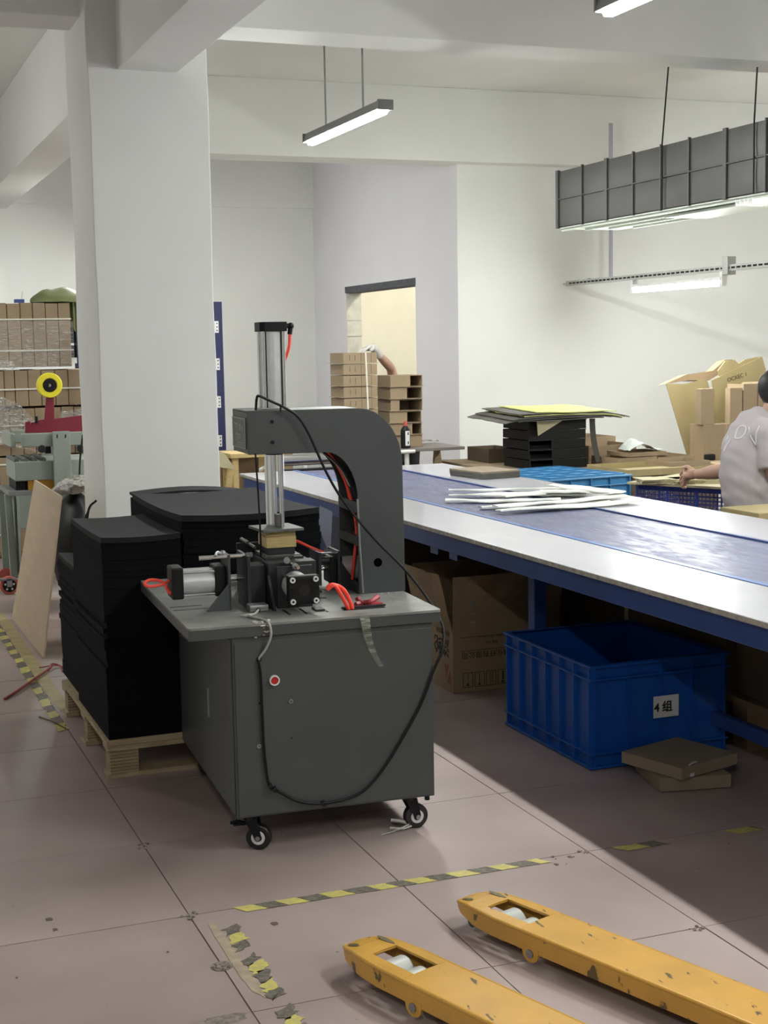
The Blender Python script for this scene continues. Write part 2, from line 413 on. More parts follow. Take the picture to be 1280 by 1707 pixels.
# the next room seen through the opening
struct('wall_next_room', MB().box((XW+1.9, YB+.2, 0), (XW+2.0, YF+.2, ZC)), 'room')
struct('wall_next_room_end', MB().box((XW+wt, YF, 0), (XW+1.9, YF+.2, ZC)), 'room')
nl = thing('strip_lamp', 'tube lamp of the room behind the wall opening', 'lamp', (XW+1.0, 12.2, 2.9))
put('housing', MB().box((XW+.97, 11.6, 2.93), (XW+1.03, 12.8, 2.98)), 'housing', nl)
for y in (11.9, 12.5): put('rod', MB().cyl((XW+1.0, y, 2.98), (XW+1.0, y, ZC-.001), .006, 8), 'alus', nl)
put('tube', MB().cyl((XW+1.0, 11.62, 2.91), (XW+1.0, 12.78, 2.91), .018, 10), mat('warm lit tube', (1, 1, 1), .5, emit=(1, .95, .80), estr=75), nl)

# column and beams
CY0, CY1, CX0, CX1 = 7.0, 7.6, 1.235, 1.815
def wavy_column():
    b = bmesh.new(); n = 26
    rings = []
    for i in range(n+1):
        z = ZC*i/n; r = []
        for (x, y) in ((CX0, CY0), ((CX0+CX1)/2, CY0), (CX1, CY0), (CX1, CY1), (CX0, CY1)):
            dx = .008*noise.noise(Vector((x*3, y*3, z*2.2))); r.append(b.verts.new((x+dx, y+dx*.6, z)))
        rings.append(r)
    for a, c in zip(rings, rings[1:]):
        for k in range(5): b.faces.new((a[k], a[(k+1) % 5], c[(k+1) % 5], c[k]))
    b.faces.new(rings[0][::-1]); b.faces.new(rings[-1])
    m = MB(); m.bm.free(); m.bm = b; return m
struct('column', wavy_column(), 'column', bevel=.006)
BX0, BX1 = 1.375, 1.665
struct('beam_near', MB().box((BX0, YN, 2.83), (BX1, CY0, ZC)), 'wall', bevel=.004)
struct('beam_rear', MB().box((BX0, CY1, 2.84), (BX1, YF, ZC)), 'wall', bevel=.004)
struct('beam_cross_right', MB().box((CX1, 7.13, 3.09), (XR, 7.44, ZC)), 'wall', bevel=.004)
struct('beam_cross_left', MB().box((XLW, 7.13, 3.09), (CX0, 7.44, ZC)), 'wall', bevel=.004)
struct('beam_back', MB().box((BX1, 10.30, 2.90), (XR, YB, ZC)).box((BX1, YB, 2.90), (XW, 10.62, ZC)), 'wall', bevel=.004)
struct('beam_far', MB().box((XLW, YF-.03, 2.89), (BX0, YF, ZC)).box((BX1, YF-.03, 2.89), (XW, YF, ZC)), 'wall')
struct('pilaster', MB().box((1.1, YF-.25, 0), (1.58, YF-.031, 2.3)), 'wall')
# further bay of beams overhead, out of the frame, as the grid goes on
struct('beam_cross_near', MB().box((XLW, .9, 3.09), (BX0, 1.2, ZC)).box((BX1, .9, 3.09), (XR, 1.2, ZC)), 'wall')

# ================================================================== LAMPS
RX = 5.62
def pendant(y0, y1, x, z, lab, rods=(.22, .78), group='pendant tube lamps over the work table'):
    t = thing('pendant_lamp', lab, 'lamp', (x, (y0+y1)/2, z), 0, group)
    put('housing', MB().poly([(x-.045, y0, z), (x-.03, y0, z+.05), (x+.03, y0, z+.05), (x+.045, y0, z)], (0, y1-y0, 0)), 'housing', t)
    put('end_cap', MB().box((x-.047, y0-.012, z-.004), (x+.047, y0, z+.052)), 'housing', t, .004)
    put('end_cap', MB().box((x-.047, y1, z-.004), (x+.047, y1+.012, z+.052)), 'housing', t, .004)
    put('tube', MB().poly([(x-.03, y0+.02, z-.001), (x-.018, y0+.02, z-.022), (x+.018, y0+.02, z-.022), (x+.03, y0+.02, z-.001)], (0, y1-y0-.04, 0)), 'tube', t)
    for f in rods:
        y = y0+(y1-y0)*f
        r = put('rod', MB().cyl((x, y, z+.05), (x, y, ZC-.02), .006, 8), 'alus', t)
        put('canopy', MB().cyl((x, y, ZC-.035), (x, y, ZC-.001), .018, 12, .035), 'silver', r)
    return t
LX, LZ = 2.92, 2.78
pendant(7.46, 8.76, LX, LZ, 'slim pendant tube lamp on two rods, between the ceiling beams', (.26, .76))
pendant(3.80, 5.08, LX, LZ, 'pendant tube lamp cut off by the top edge of the picture')
pendant(-.75, .5, -.35, LZ, 'added fill tube lamp behind and left of the camera, out of the picture')  # extra lamp added to lift the left floor and the table shadow
pendant(-1.32, -.06, LX, LZ, 'pendant tube lamp behind the camera, out of the picture')
pendant(1.24, 2.5, LX, LZ, 'pendant tube lamp over the near end of the table, out of the picture')
# rail with its row of lamps along the right wall
ya1 = at(990, 467, 'x', RX).y
rail = thing('strut_rail', 'galvanised slotted strut rail running to the back wall, above the lit tube', 'rail', (RX, 6, 2.0))
zr = 2.0
def rz_(px, py): return at(px, py, 'x', RX)
P0 = rz_(990, 467); zr = rz_(1150, 453).z
put('rail_channel', MB().box((RX-.02, -2, zr-.02), (RX+.02, 10.38, zr+.02)), 'galv', rail)
for k in range(60):
    y = 10.3-k*.06
    put('slot', MB().box((RX-.024, y-.018, zr-.006), (RX-.0195, y+.018, zr+.006)), 'black', rail)
yb_ = rz_(1215, 445).y
put('clamp', MB().box((RX-.035, yb_-.03, zr-.045), (RX+.035, yb_+.03, zr+.075)), 'galv', rail, .004)
put('hanger_bracket', MB().box((RX-.01, 10.38, zr-.006), (RX+.01, 10.449, zr+.006)), 'galv', rail)
tag(put('wall_socket', MB().cyl((at(980, 467, 'y', YB).x, YB-.03, at(980, 467, 'y', YB).z), (at(980, 467, 'y', YB).x, YB, at(980, 467, 'y', YB).z), .014, 10), 'black'), 'small black bolt end in the white wall left of the strut rail', 'bolt')
def rail_lamp(y0, y1, lab):
    t = thing('rail_lamp', lab, 'lamp', (RX, (y0+y1)/2, zr-.1), 0, 'tube lamps under the strut rail')
    put('housing', MB().box((RX-.025, y0, zr-.075), (RX+.025, y1, zr-.055)), 'silver', t)
    put('tube', MB().cyl((RX, y0+.02, zr-.095), (RX, y1-.02, zr-.095), .019, 12), 'tube', t)
    put('lamp_holder', MB().box((RX-.02, y0-.012, zr-.115), (RX+.02, y0+.018, zr-.02)), 'silver', t)
    put('lamp_holder', MB().box((RX-.02, y1-.018, zr-.115), (RX+.02, y1+.012, zr-.02)), 'silver', t)
y0 = rz_(1206, 463).y; y1 = rz_(1056, 476).y
rail_lamp(y0, y1, 'bright tube lamp slung under the slotted rail')
for q in (1, 2):
    rail_lamp(y0-q*2.6, y1-q*2.6, ('second', 'third')[q-1]+' tube lamp along the right wall rail, out of the picture')
cxn = at(1018, 400, 'y', 10.2).x
put('conduit', MB().cyl((cxn, 10.2, zr+.021), (cxn, 10.2, 3.22), .016, 10), 'conduit', rail)
# a row of pendants in the bay to the left of the column line, out of the picture
for q, (a, c) in enumerate(((8.6, 9.85),)):
    pendant(a, c, -1.2, LZ, ('rear', 'middle', 'near')[q]+' pendant tube lamp of the left bay, out of the picture', (.25, .75), 'pendant tube lamps of the left bay')
pendant(11.4, 12.6, 2.3, LZ, 'unseen pendant tube lamp of the rear alcove, hidden behind the column', (.25, .75), 'pendant tube lamps of the left bay')  # unseen lamp tucked behind the column, lights the alcove

# ================================================================== AIR DUCT
DX = 4.80
dd = thing('air_duct', 'grey sheet metal air duct hung on cables over the bench', 'duct', (5.05, 7.5, 2.3))
dz1 = at(936, 284, 'x', DX).z; dz0 = at(927, 381, 'x', DX).z; dye = at(931, 335, 'x', DX).y
DW = .48
put('duct_body', MB().box((DX+.004, -1.0, dz0+.004), (DX+DW, dye-.01, dz1-.004)), 'duct', dd)
zm = (dz0+dz1)/2
ys = [dye]+[at(x, 330, 'x', DX).y for x in (972, 1012, 1057, 1103, 1150, 1210, 1278)]
while ys[-1] > 1: ys.append(ys[-1]-.42)
for a, c in zip(ys, ys[1:]):
    for (za, zb) in ((dz0+.006, zm-.006), (zm+.006, dz1-.006)):
        put('duct_panel', MB().sheet(lambda u, v, a=a, c=c, za=za, zb=zb: (DX-.004-.006*math.sin(PI*u)*math.sin(PI*v), a-.006+(c-a+.012)*u, za+(zb-za)*v), 4, 3, Vector((-.006, 0, 0))), 'duct', dd, smooth=True)
for i, y in enumerate(ys):
    wd = .018 if i in (0, 2, 6, 9) else .006
    o = put('flange' if wd > .01 else 'seam', MB().box((DX-.016, y-wd, dz0-.004), (DX+.004, y+wd, dz1+.004)), 'duct', dd, .003)
put('mid_seam', MB().box((DX-.013, -1, zm-.005), (DX, dye, zm+.005)), 'duct', dd, .002)
put('end_plate', MB().box((DX-.012, dye, dz0), (DX+DW+.01, dye+.012, dz1)), 'duct', dd)
put('under_panel', MB().box((DX, -1, dz0-.008), (DX+DW, dye, dz0)), 'ductunder', dd)
for k in range(4):
    put('under_rib', MB().box((DX+.02+.13*k, -1, dz0-.022), (DX+.035+.13*k, dye-.1*k, dz0-.008)), 'ductunder', dd)
put('fin_plate', MB().box((DX+.1, dye-2.2, dz0-.035), (DX+.4, dye-1.2, dz0-.022)), 'ductunder', dd)
for k in range(5):
    yk = at(1232+k*7, 347, 'x', DX+.05).y
    put('louvre_fin', MB().box((DX+.02, yk-.012, dz0-.045), (DX+.2, yk-.004, dz0-.0)), 'silver', dd)
for (p, q) in (((1122, 118), (1103, 350)), ((1262, 125), (1256, 300))):
    b_ = at(q[0], q[1], 'x', DX-.018)
    t_ = at(p[0], p[1], 'y', b_.y); dzx = (t_.x-b_.x)/(t_.z-b_.z)
    if p[0] > 1200:
        put('suspension_cable', MB().tube([(b_.x, b_.y, dz0), (b_.x, b_.y, dz1), (at(1262, 118, 'y', 7.3).x, 7.3, 3.089)], .005, 6, 1), 'black', dd); continue
    put('suspension_cable', MB().tube([(b_.x, b_.y, dz0), (b_.x, b_.y, dz1), (b_.x+dzx*(3.44-dz1), b_.y, 3.44)], .005, 6, 1), 'black', dd)

# ================================================================== LONG WORK TABLE WITH BELT
TZ = .75; X0, XA, XB, X3 = 2.30, 2.65, 3.23, 3.64; TY0, TY1 = -1.0, 8.40
tb = thing('conveyor_table', 'long blue framed work table with white laminate strips and a violet belt', 'table', (2.97, 3.7, 0))
seams = [TY1, 7.05, at(1063, 977, 'z', TZ).y+1.2, at(1063, 977, 'z', TZ).y, at(1063, 977, 'z', TZ).y-1.2, 1.6, .4, TY0]
for a, c in zip(seams, seams[1:]):
    o = put('laminate_panel', MB().box((X0, c+.002, TZ-.018), (XA-.012, a-.002, TZ)), 'lamin', tb, .0015)
    put('panel_edge', MB().box((X0-.0015, c+.002, TZ-.0165), (X0, a-.002, TZ-.0015)), 'edge', o)
fs = [TY1, 6.9, 5.7, 4.5, 3.3, 2.1, .9, TY0]
for a, c in zip(fs, fs[1:]):
    put('laminate_panel', MB().box((XB+.012, c+.002, TZ-.018), (X3, a-.002, TZ)), 'lamin', tb, .0015)
put('belt_rail', MB().box((XA-.010, TY0, TZ-.03), (XA+.016, TY1, TZ+.002)), 'blueline', tb)
put('belt_rail', MB().box((XB-.006, TY0, TZ-.03), (XB+.010, TY1, TZ+.003)), 'navy', tb)
put('belt', MB().box((XA+.018, TY0, TZ-.02), (XB-.008, TY1-.02, TZ-.004)), 'belt', tb)
put('side_beam', MB().box((X0+.02, TY0, TZ-.088), (X0+.06, TY1-.02, TZ-.019)), 'navy', tb, .003)
put('side_beam', MB().box((X3-.06, TY0, TZ-.088), (X3-.02, TY1-.02, TZ-.019)), 'navy', tb, .003)
ly = [TY1-.1, 6.6, 5.12, 2.3, .1]
for y in ly:
    for x in (X0+.30, X3-.075):
        lg = put('leg', MB().box((x, y-.028, .02), (x+.055, y+.028, TZ-.088)), 'navy', tb, .003)
        put('foot', MB().cyl((x+.027, y, 0), (x+.027, y, .022), .028, 12), 'black', lg)
    put('crossbar', MB().box((X0+.356, y-.02, .53), (X3-.075, y+.02, .57)), 'navy', tb)
    put('crossbar', MB().box((X0+.06, y-.018, TZ-.075), (X3-.06, y+.018, TZ-.035)), 'navy', tb)
put('foot_rail', MB().box((2.93, TY0+.2, .11), (2.96, TY1-.2, .16)), 'navy', tb)
put('belt_tray', MB().box((XA-.05, TY0, TZ-.06), (XB+.05, TY1-.05, TZ-.031)), 'navy', tb)
for y in (5.55, 5.35):
    put('bracket', MB().box((X0+.065, y-.03, TZ-.13), (X0+.07, y+.05, TZ-.07)), 'navy', tb)
# blue skirt panels at the far left end, seen through the press
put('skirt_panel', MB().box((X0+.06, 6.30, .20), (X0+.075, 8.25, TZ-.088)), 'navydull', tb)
# belt drive with bright rollers at its far end
rl = thing('roller_drive', 'chrome roller end of the belt, seen under the press arm', 'roller', (2.9, 8.62, .7))
put('roller', MB().cyl((2.62, 8.58, .80), (3.3, 8.58, .80), .035, 24), 'chrome', rl, smooth=True)
put('roller', MB().cyl((2.62, 8.75, .875), (3.3, 8.75, .875), .022, 20), 'chrome', rl, smooth=True)
put('end_bracket', MB().box((2.585, 8.5, .60), (2.615, 8.82, .92)), 'silver', rl, .004)
put('end_bracket', MB().box((3.305, 8.5, .60), (3.335, 8.82, .92)), 'silver', rl, .004)
put('tie_bar', MB().box((2.615, 8.60, .68), (3.305, 8.66, .74)), 'dark', rl)
for x in (2.57, 3.32):
    put('leg', MB().box((x, 8.5, 0), (x+.05, 8.55, .60)).box((x, 8.77, 0), (x+.05, 8.82, .60)), 'navy', rl)
for k in range(4): put('bolt', MB().cyl((2.578, 8.56+.06*k, .66+.05*(k % 2)), (2.586, 8.56+.06*k, .66+.05*(k % 2)), .008, 8), 'black', rl)

# ================================================================== PRESS MACHINE (its own frame, turned 3.3 degrees)
pr = thing('press_machine', 'grey pneumatic corner press with C-shaped arm on a wheeled cabinet', 'machine', (1.06, 4.01, 0), R(-3.3))
def P(name, mb, m, parent=pr, bevel=0, smooth=False): return put(name, mb, m, parent, bevel, smooth, local=True)
CW, CD = .622, .925
cab = P('cabinet', MB().box((0, 0, .115), (CW, CD, .662)), 'grey', bevel=.003)
P('front_panel', MB().box((.006, -.0035, .121), (CW-.006, 0, .645)), 'grey', cab, .001)
P('side_panel', MB().box((-.003, .01, .121), (0, CD-.01, .652)), 'grey', cab, .001)
P('recessed_handle', MB().box((-.006, .372, .335), (-.002, .384, .425)).box((-.0045, .384, .337), (-.002, .398, .423)), 'alus', cab)
bt = P('stop_button', MB().ring((.122, -.009, .526), (0, 1, 0), .0115, .0155, .012, 28), 'silver', cab, .001)
P('button_cap', MB().cyl((.122, -.012, .526), (.122, -.003, .526), .0112, 20), 'redbtn', bt, .001)
for (u, z) in ((.171, .458), (.071, .331)):
    P('screw_plug', MB().ring((u, -.006, z), (0, 1, 0), .003, .0065, .004, 16), 'alus', cab)
for (u, z) in ((.076, .46), (.172, .345)):
    P('screw_hole', MB().cyl((u, -.0045, z), (u, -.003, z), .0028, 10), 'black', cab)
P('cable_hole', MB().cyl((.079, -.0045, .592), (.079, -.003, .592), .008, 16), 'black', cab)
# casters
def caster(u, v, ang, brake):
    c, s_ = math.cos(ang), math.sin(ang)
    def T(a, b_, z): return (u+a*c-b_*s_, v+a*s_+b_*c, z)
    ct = P('caster', MB().box((u-.035, v-.03, .108), (u+.035, v+.03, .1145)).cyl((u, v, .095), (u, v, .108), .022, 16), 'dark', pr, .001)
    for sd in (-1, 1):
        f = sd*.017
        P('fork', MB().poly([T(-.018, f, .1), T(.022, f, .1), T(.034, f, .045), T(.026, f, .030), T(.016, f, .034)], Vector(T(0, sd*.003, 0))-Vector(T(0, 0, 0))), 'black', ct)
    w0 = Vector(T(.024, -.013, .0385)); w1 = Vector(T(.024, .013, .0385))
    P('wheel', MB().cyl(w0, w1, .0385, 28), 'blackgloss', ct, .004, True)
    ax = (w1-w0).normalized()
    P('rim', MB().ring(w0-ax*.001, ax, .012, .021, .004, 24), 'wheelwhite', ct)
    P('rim', MB().ring(w1+ax*.001, ax, .012, .021, .004, 24), 'wheelwhite', ct)
    P('axle', MB().cyl(w0-ax*.010, w1+ax*.010, .007, 10), 'alus', ct)
    if brake: P('brake_lever', MB().box(T(-.05, -.014, .072), T(-.012, .014, .078)).tube([T(-.012, 0, .078), T(-.04, 0, .083), T(-.062, 0, .078)], .006, 6), 'black', ct)
caster(.052, .055, R(-25), True); caster(.555, .06, R(5), False); caster(.055, CD-.06, R(-15), False); caster(CW-.05, CD-.06, R(30), False)
P('hex_bolt', MB().cyl((CW-.02, .015, .100), (CW-.02, .015, .114), .008, 6), 'black', cab)
# top plate
def rounded(x0, y0, x1, y1, r, z, n=5):
    pts = []
    for (cx, cy, a0) in ((x1-r, y1-r, 0), (x0+r, y1-r, 90), (x0+r, y0+r, 180), (x1-r, y0+r, 270)):
        for k in range(n+1):
            a = R(a0+90*k/n); pts.append((cx+r*math.cos(a), cy+r*math.sin(a), z))
    return pts
top = P('top_plate', MB().poly(rounded(-.13, -.012, .648, .93, .012, .692), (0, 0, .008)), 'greytop', bevel=.001)
P('plate_lip', MB().box((-.128, -.010, .662), (.645, -.007, .692)).box((-.128, -.010, .662), (-.125, .928, .692)), 'grey', top)
P('stiffener', MB().box((-.12, .05, .664), (.63, .08, .691)), 'dark', top)
for (ua, va, ub, vb) in ((.198, .175, .197, .086), (.25, .175, .253, .083), (.316, .175, .319, .086)):
    P('plate_slot', MB().box((ua-.004, vb, .6995), (ua+.004, va, .7006)), 'black', top)
P('plate_slot', MB().box((-.12, .294, .6995), (.0, .302, .7006)), 'black', top)
P('plate_slot', MB().box((-.12, .353, .6995), (-.02, .361, .7006)), 'black', top)
P('hose_slot', MB().box((.37, .085, .6995), (.50, .11, .7012)), 'black', top)
# C arm: two cheeks joined by webs
Vn, Vf = .35, .575
outer = [(.143, 1.168), (.143, 1.306)]
for k in range(13):
    a = R(90-90*k/12); outer.append((.505+.147*math.cos(a), 1.118+.186*math.sin(a)))
outer += [(.655, .70), (.495, .70), (.498, 1.0)]
for k in range(1, 11):
    a = R(90*k/10); outer.append((.395+.104*math.cos(a), 1.0+.166*math.sin(a)))
def cheek(v, t, hole):
    mb = MB()
    if not hole:
        return mb.poly([(u, v, z) for u, z in outer], (0, t, 0))
    return mb.poly([(u, v, z) for u, z in outer], (0, t, 0))
ch = P('arm_cheek', cheek(Vn, .006, True), 'grey', bevel=.0015)
P('round_hole', MB().cyl((.562, Vn-.0008, .80), (.562, Vn+.0002, .80), .0145, 28), 'void', ch)  # flat black disc, the dark inside the hole is painted on
P('arm_cheek', cheek(Vf-.006, .006, False), 'grey', bevel=.0015)
P('arm_end', MB().box((.143, Vn+.006, 1.170), (.148, Vf-.006, 1.304)), 'grey', bevel=.001)
pq = P('name_plate', MB().box((.1395, Vn+.022, 1.184), (.1432, Vf-.012, 1.282)), 'midsteel', bevel=.001)
for (v0, v1, z0, z1) in ((Vn+.022, Vf-.012, 1.278, 1.282), (Vn+.022, Vf-.012, 1.184, 1.188), (Vn+.022, Vn+.030, 1.188, 1.278), (Vf-.018, Vf-.012, 1.188, 1.278)):
    P('plate_edge', MB().box((.1385, v0, z0), (.1396, v1, z1)), 'alus', pq)
for (v0, v1, z0, z1) in ((.49, .535, 1.258, 1.263), (.44, .455, 1.240, 1.262), (.41, .425, 1.242, 1.256), (.43, .52, 1.226, 1.229), (.44, .455, 1.214, 1.222), (.47, .485, 1.214, 1.222), (.42, .48, 1.200, 1.203), (.43, .50, 1.192, 1.195)):
    P('raised_mark', MB().box((.1388, v0, z0), (.1396, v1, z1)), 'alus', pq)
mw = wm(pr)
def MWp(u, v, z): return mw @ Vector((u, v, z))
# top web following the outer curve
b = MB()
crv = outer[1:15]+[(.655, .72)]
for (u0, z0), (u1, z1) in zip(crv, crv[1:]):
    b.poly([(u0, Vn+.006, z0-.001), (u1, Vn+.006, z1-.001), (u1-.004*(z1 < 1.28), Vn+.006, z1-.005), (u0-.004*(z0 < 1.28), Vn+.006, z0-.005)], (0, Vf-Vn-.012, 0))
P('arm_web', b, 'grey')
P('bottom_web', MB().box((.148, Vn+.006, 1.168), (.35, Vf-.006, 1.172)), 'grey')
P('cross_strut', MB().box((.495, Vn+.006, .965), (.512, Vf-.006, 1.0)).box((.512, Vn+.006, .985), (.53, Vf-.006, 1.0)), 'grey')
P('cross_strut', MB().box((.495, Vn+.006, .858), (.512, Vf-.006, .888)).box((.512, Vn+.006, .875), (.53, Vf-.006, .888)), 'grey')
P('cross_strut', MB().box((.495, Vn+.006, .70), (.512, Vf-.006, .73)), 'grey')
for z in (1.27, 1.205):
    P('socket_screw', MB().cyl((.221, Vn-.003, z), (.221, Vn, z), .006, 12), 'black', ch)
P('prop_rod', MB().tube([(.493, Vn-.012, 1.012), (.498, Vn-.012, .86), (.506, Vn-.012, .705)], .0035, 6), 'alus')
# main cylinder
cu, cv = .252, .462
cy = P('press_cylinder', MB().cyl((cu, cv, 1.309), (cu, cv, 1.553), .0375, 40), 'alu', smooth=True)
P('extrusion_wall', MB().box((cu-.034, cv-.03, 1.309), (cu+.034, cv+.03, 1.553)), 'dark', cy, .003)
for du, dv_ in ((-.033, -.030), (.033, -.030), (-.033, .030), (.033, .030)): P('tie_rod', MB().cyl((cu+du, cv+dv_, 1.309), (cu+du, cv+dv_, 1.553), .0062, 12), 'chrome', cy, smooth=True)
P('end_cap', MB().poly([(cu-.044, cv-.03, 1.553), (cu-.03, cv-.044, 1.553), (cu+.043, cv-.044, 1.553), (cu+.043, cv+.043, 1.553), (cu-.044, cv+.043, 1.553)], (0, 0, .03)), 'black', cy, .0015)
ft = P('hose_fitting', MB().cyl((cu+.04, cv, 1.570), (cu+.066, cv, 1.570), .008, 10).ball((cu+.066, cv, 1.570), .011).cyl((cu+.066, cv, 1.57), (cu+.062, cv, 1.543), .008, 10), 'black', cy, smooth=True)
P('air_hose', MB().tube([(cu+.063, cv, 1.548), (cu+.058, cv, 1.50), (cu+.040, cv+.02, 1.43), (cu+.035, cv+.03, 1.31)], .0052, 8), 'red', cy, smooth=True)
P('piston_rod', MB().cyl((cu-.009, cv, .925), (cu-.009, cv, 1.17), .0135, 20), 'chrome', pr, smooth=True)
P('guide_rod', MB().cyl((cu+.017, cv-.012, .925), (cu+.017, cv-.012, 1.17), .008, 16), 'chrome', pr, smooth=True)
P('guide_rod', MB().cyl((cu-.022, cv+.012, .925), (cu-.022, cv+.012, 1.17), .008, 16), 'chrome', pr, smooth=True)
P('rod_coupling', MB().cyl((cu+.004, cv-.016, .925), (cu+.004, cv-.016, .965), .011, 14), 'midsteel')
P('gland', MB().cyl((cu, cv, 1.158), (cu, cv, 1.17), .03, 16), 'black')
P('guide_wire', MB().tube([(.165, .35, 1.172), (.170, .35, 1.05), (.176, .36, .91), (.18, .38, .84)], .003, 6), 'black')
pp = MB(); bmesh.ops.create_cube(pp.bm, size=1, matrix=Matrix.Translation((cu-.003, cv-.01, .9195)) @ Matrix.Rotation(R(6), 4, 'Z') @ Matrix.Diagonal((.138, .150, .009, 1)))
P('press_plate', pp, 'midsteel', bevel=.001)
P('wood_pad', MB().box((.207, .405, .897), (.302, .52, .915)), 'wood', bevel=.001)
P('wood_pad', MB().box((.205, .402, .861), (.303, .522, .8965)), 'wood', bevel=.001)
P('wood_pad', MB().box((.209, .407, .840), (.299, .518, .8605)), 'dark', bevel=.001)
P('anvil_plate', MB().box((.195, .385, .830), (.312, .535, .8395)), 'midsteel', bevel=.001)
# die block in the middle and the four horizontal cylinders round it
P('die_block', MB().box((.185, .30, .70), (.33, .56, .828)), 'dark', bevel=.002)
P('die_front', MB().box((.168, .235, .70), (.322, .30, .838)), 'dark', bevel=.002)
P('gusset', MB().poly([(.166, .235, .70), (.166, .16, .70), (.166, .235, .80)], (.008, 0, 0)), 'dark')
P('die_bar', MB().box((.175, .300, .829), (.30, .32, .845)), 'dark', bevel=.001)
sb = P('stop_screw', MB().cyl((.243, .15, .832), (.243, .26, .832), .0055, 12), 'chrome', pr, smooth=True)
P('lock_nut', MB().cyl((.243, .185, .832), (.243, .196, .832), .010, 6), 'alus', sb)
P('washer', MB().cyl((.225, .215, .846), (.225, .222, .846), .010, 16), 'alus', sb)
# near cylinder, facing the camera
nc = P('air_cylinder', MB().cyl((.244, .12, .772), (.244, .20, .772), .042, 28), 'wheel', pr, smooth=True)
cap = P('cylinder_cap', MB().box((.196, .085, .728), (.292, .118, .816)), 'black', nc, .004)
P('cap_recess', MB().cyl((.244, .0835, .772), (.244, .086, .772), .017, 18), 'blackgloss', cap)
for (du, dz) in ((-.036, -.033), (.036, -.033), (-.036, .033), (.036, .033)):
    P('tie_bolt', MB().ring((.244+du, .082, .772+dz), (0, 1, 0), .004, .0085, .006, 16), 'silver', nc)
    P('tie_rod', MB().cyl((.244+du, .1, .772+dz), (.244+du, .225, .772+dz), .004, 8), 'chrome', nc)
for (x0_, z0_, x1_, z1_) in ((.200, .803, .288, .808), (.200, .736, .288, .741), (.268, .762, .290, .764), (.268, .778, .290, .780), (.198, .762, .220, .764), (.198, .778, .220, .780)):
    P('cap_rib', MB().box((x0_, .0815, z0_), (x1_, .086, z1_)), 'black', cap)
P('mount_plate', MB().box((.188, .2, .70), (.30, .212, .83)), 'dark', nc, .001)
P('mount_foot', MB().box((.285, .105, .70), (.312, .16, .706)), 'dark', nc)
fit = P('hose_fitting', MB().cyl((.292, .10, .775), (.314, .095, .77), .007, 8).cyl((.294, .105, .745), (.316, .10, .745), .006, 8), 'midsteel', nc, smooth=True)
for q, (dx, dy) in enumerate(((.004, .004), (-.016, -.012))):
    P('air_hose', MB().tube([(.315, .095+dy, .770), (.335, .088+dy, .782), (.365+dx, .09+dy, .765), (.388+dx, .10+dy, .725), (.398+dx*.7, .103+dy*.3, .698)], .0062, 10), 'red', nc, smooth=True)
# left cylinder
lc = P('air_cylinder', MB().cyl((-.092, .30, .785), (.008, .30, .785), .041, 36), 'alu', pr, smooth=True)
P('cylinder_cap', MB().box((-.128, .255, .740), (-.091, .345, .838)), 'black', lc, .005)
P('cylinder_cap', MB().box((.006, .255, .742), (.04, .345, .835)), 'black', lc, .004)
for dv in (-.036, .036):
    for z in (.75, .82): P('tie_rod', MB().cyl((-.1, .30+dv, z), (.03, .30+dv, z), .004, 8), 'chrome', lc)
P('gusset', MB().poly([(-.028, .235, .70), (.050, .235, .70), (.050, .235, .79)], (0, .006, 0)).box((.043, .235, .70), (.051, .345, .872)), 'grey', lc, .001)
P('gusset', MB().box((.098, .21, .70), (.108, .36, .868)), 'dark', lc, .001)
P('push_rod', MB().cyl((.05, .30, .788), (.10, .30, .788), .008, 14), 'chrome', lc, smooth=True)
P('guide_rod', MB().cyl((-.045, .245, .866), (.098, .245, .866), .0065, 14), 'chrome', lc, smooth=True)
P('locking_lever', MB().tube([(-.002, .20, .876), (.012, .235, .882), (.036, .255, .872)], .0045, 6).ball((.032, .25, .876), .009), 'alus', lc, smooth=True)
P('lock_nut', MB().cyl((.102, .245, .866), (.122, .245, .866), .009, 6), 'midsteel', lc)
P('slide_block', MB().box((.108, .262, .705), (.166, .34, .83)), 'dark', lc, .002)
P('air_hose', MB().tube([(-.128, .30, .795), (-.15, .295, .785), (-.19, .29, .782), (-.205, .30, .790), (-.185, .315, .798), (-.15, .30, .792), (-.135, .28, .765), (-.128, .27, .757)], .0048, 8), 'red', lc, smooth=True)
# right cylinder
rc = P('air_cylinder', MB().cyl((.47, .50, .765), (.545, .50, .765), .04, 28), 'alu', pr, smooth=True)
P('cylinder_cap', MB().box((.43, .455, .722), (.472, .545, .812)), 'black', rc, .004)
P('gusset', MB().box((.385, .43, .70), (.393, .55, .832)), 'dark', rc)
P('gusset', MB().poly([(.462, .445, .70), (.53, .445, .70), (.462, .445, .80)], (0, .006, 0)).box((.452, .44, .70), (.460, .56, .832)), 'dark', rc)
P('push_rod', MB().cyl((.33, .50, .77), (.46, .50, .77), .008, 12), 'chrome', rc, smooth=True)
P('locking_lever', MB().tube([(.40, .41, .842), (.425, .43, .838), (.45, .45, .826)], .004, 6), 'alus', rc)
P('spring_guide', MB().cyl((.395, .47, .80), (.45, .47, .80), .012, 12), 'dark', rc)
P('tie_rod', MB().box((.395, .44, .826), (.455, .452, .830)), 'alus', rc)
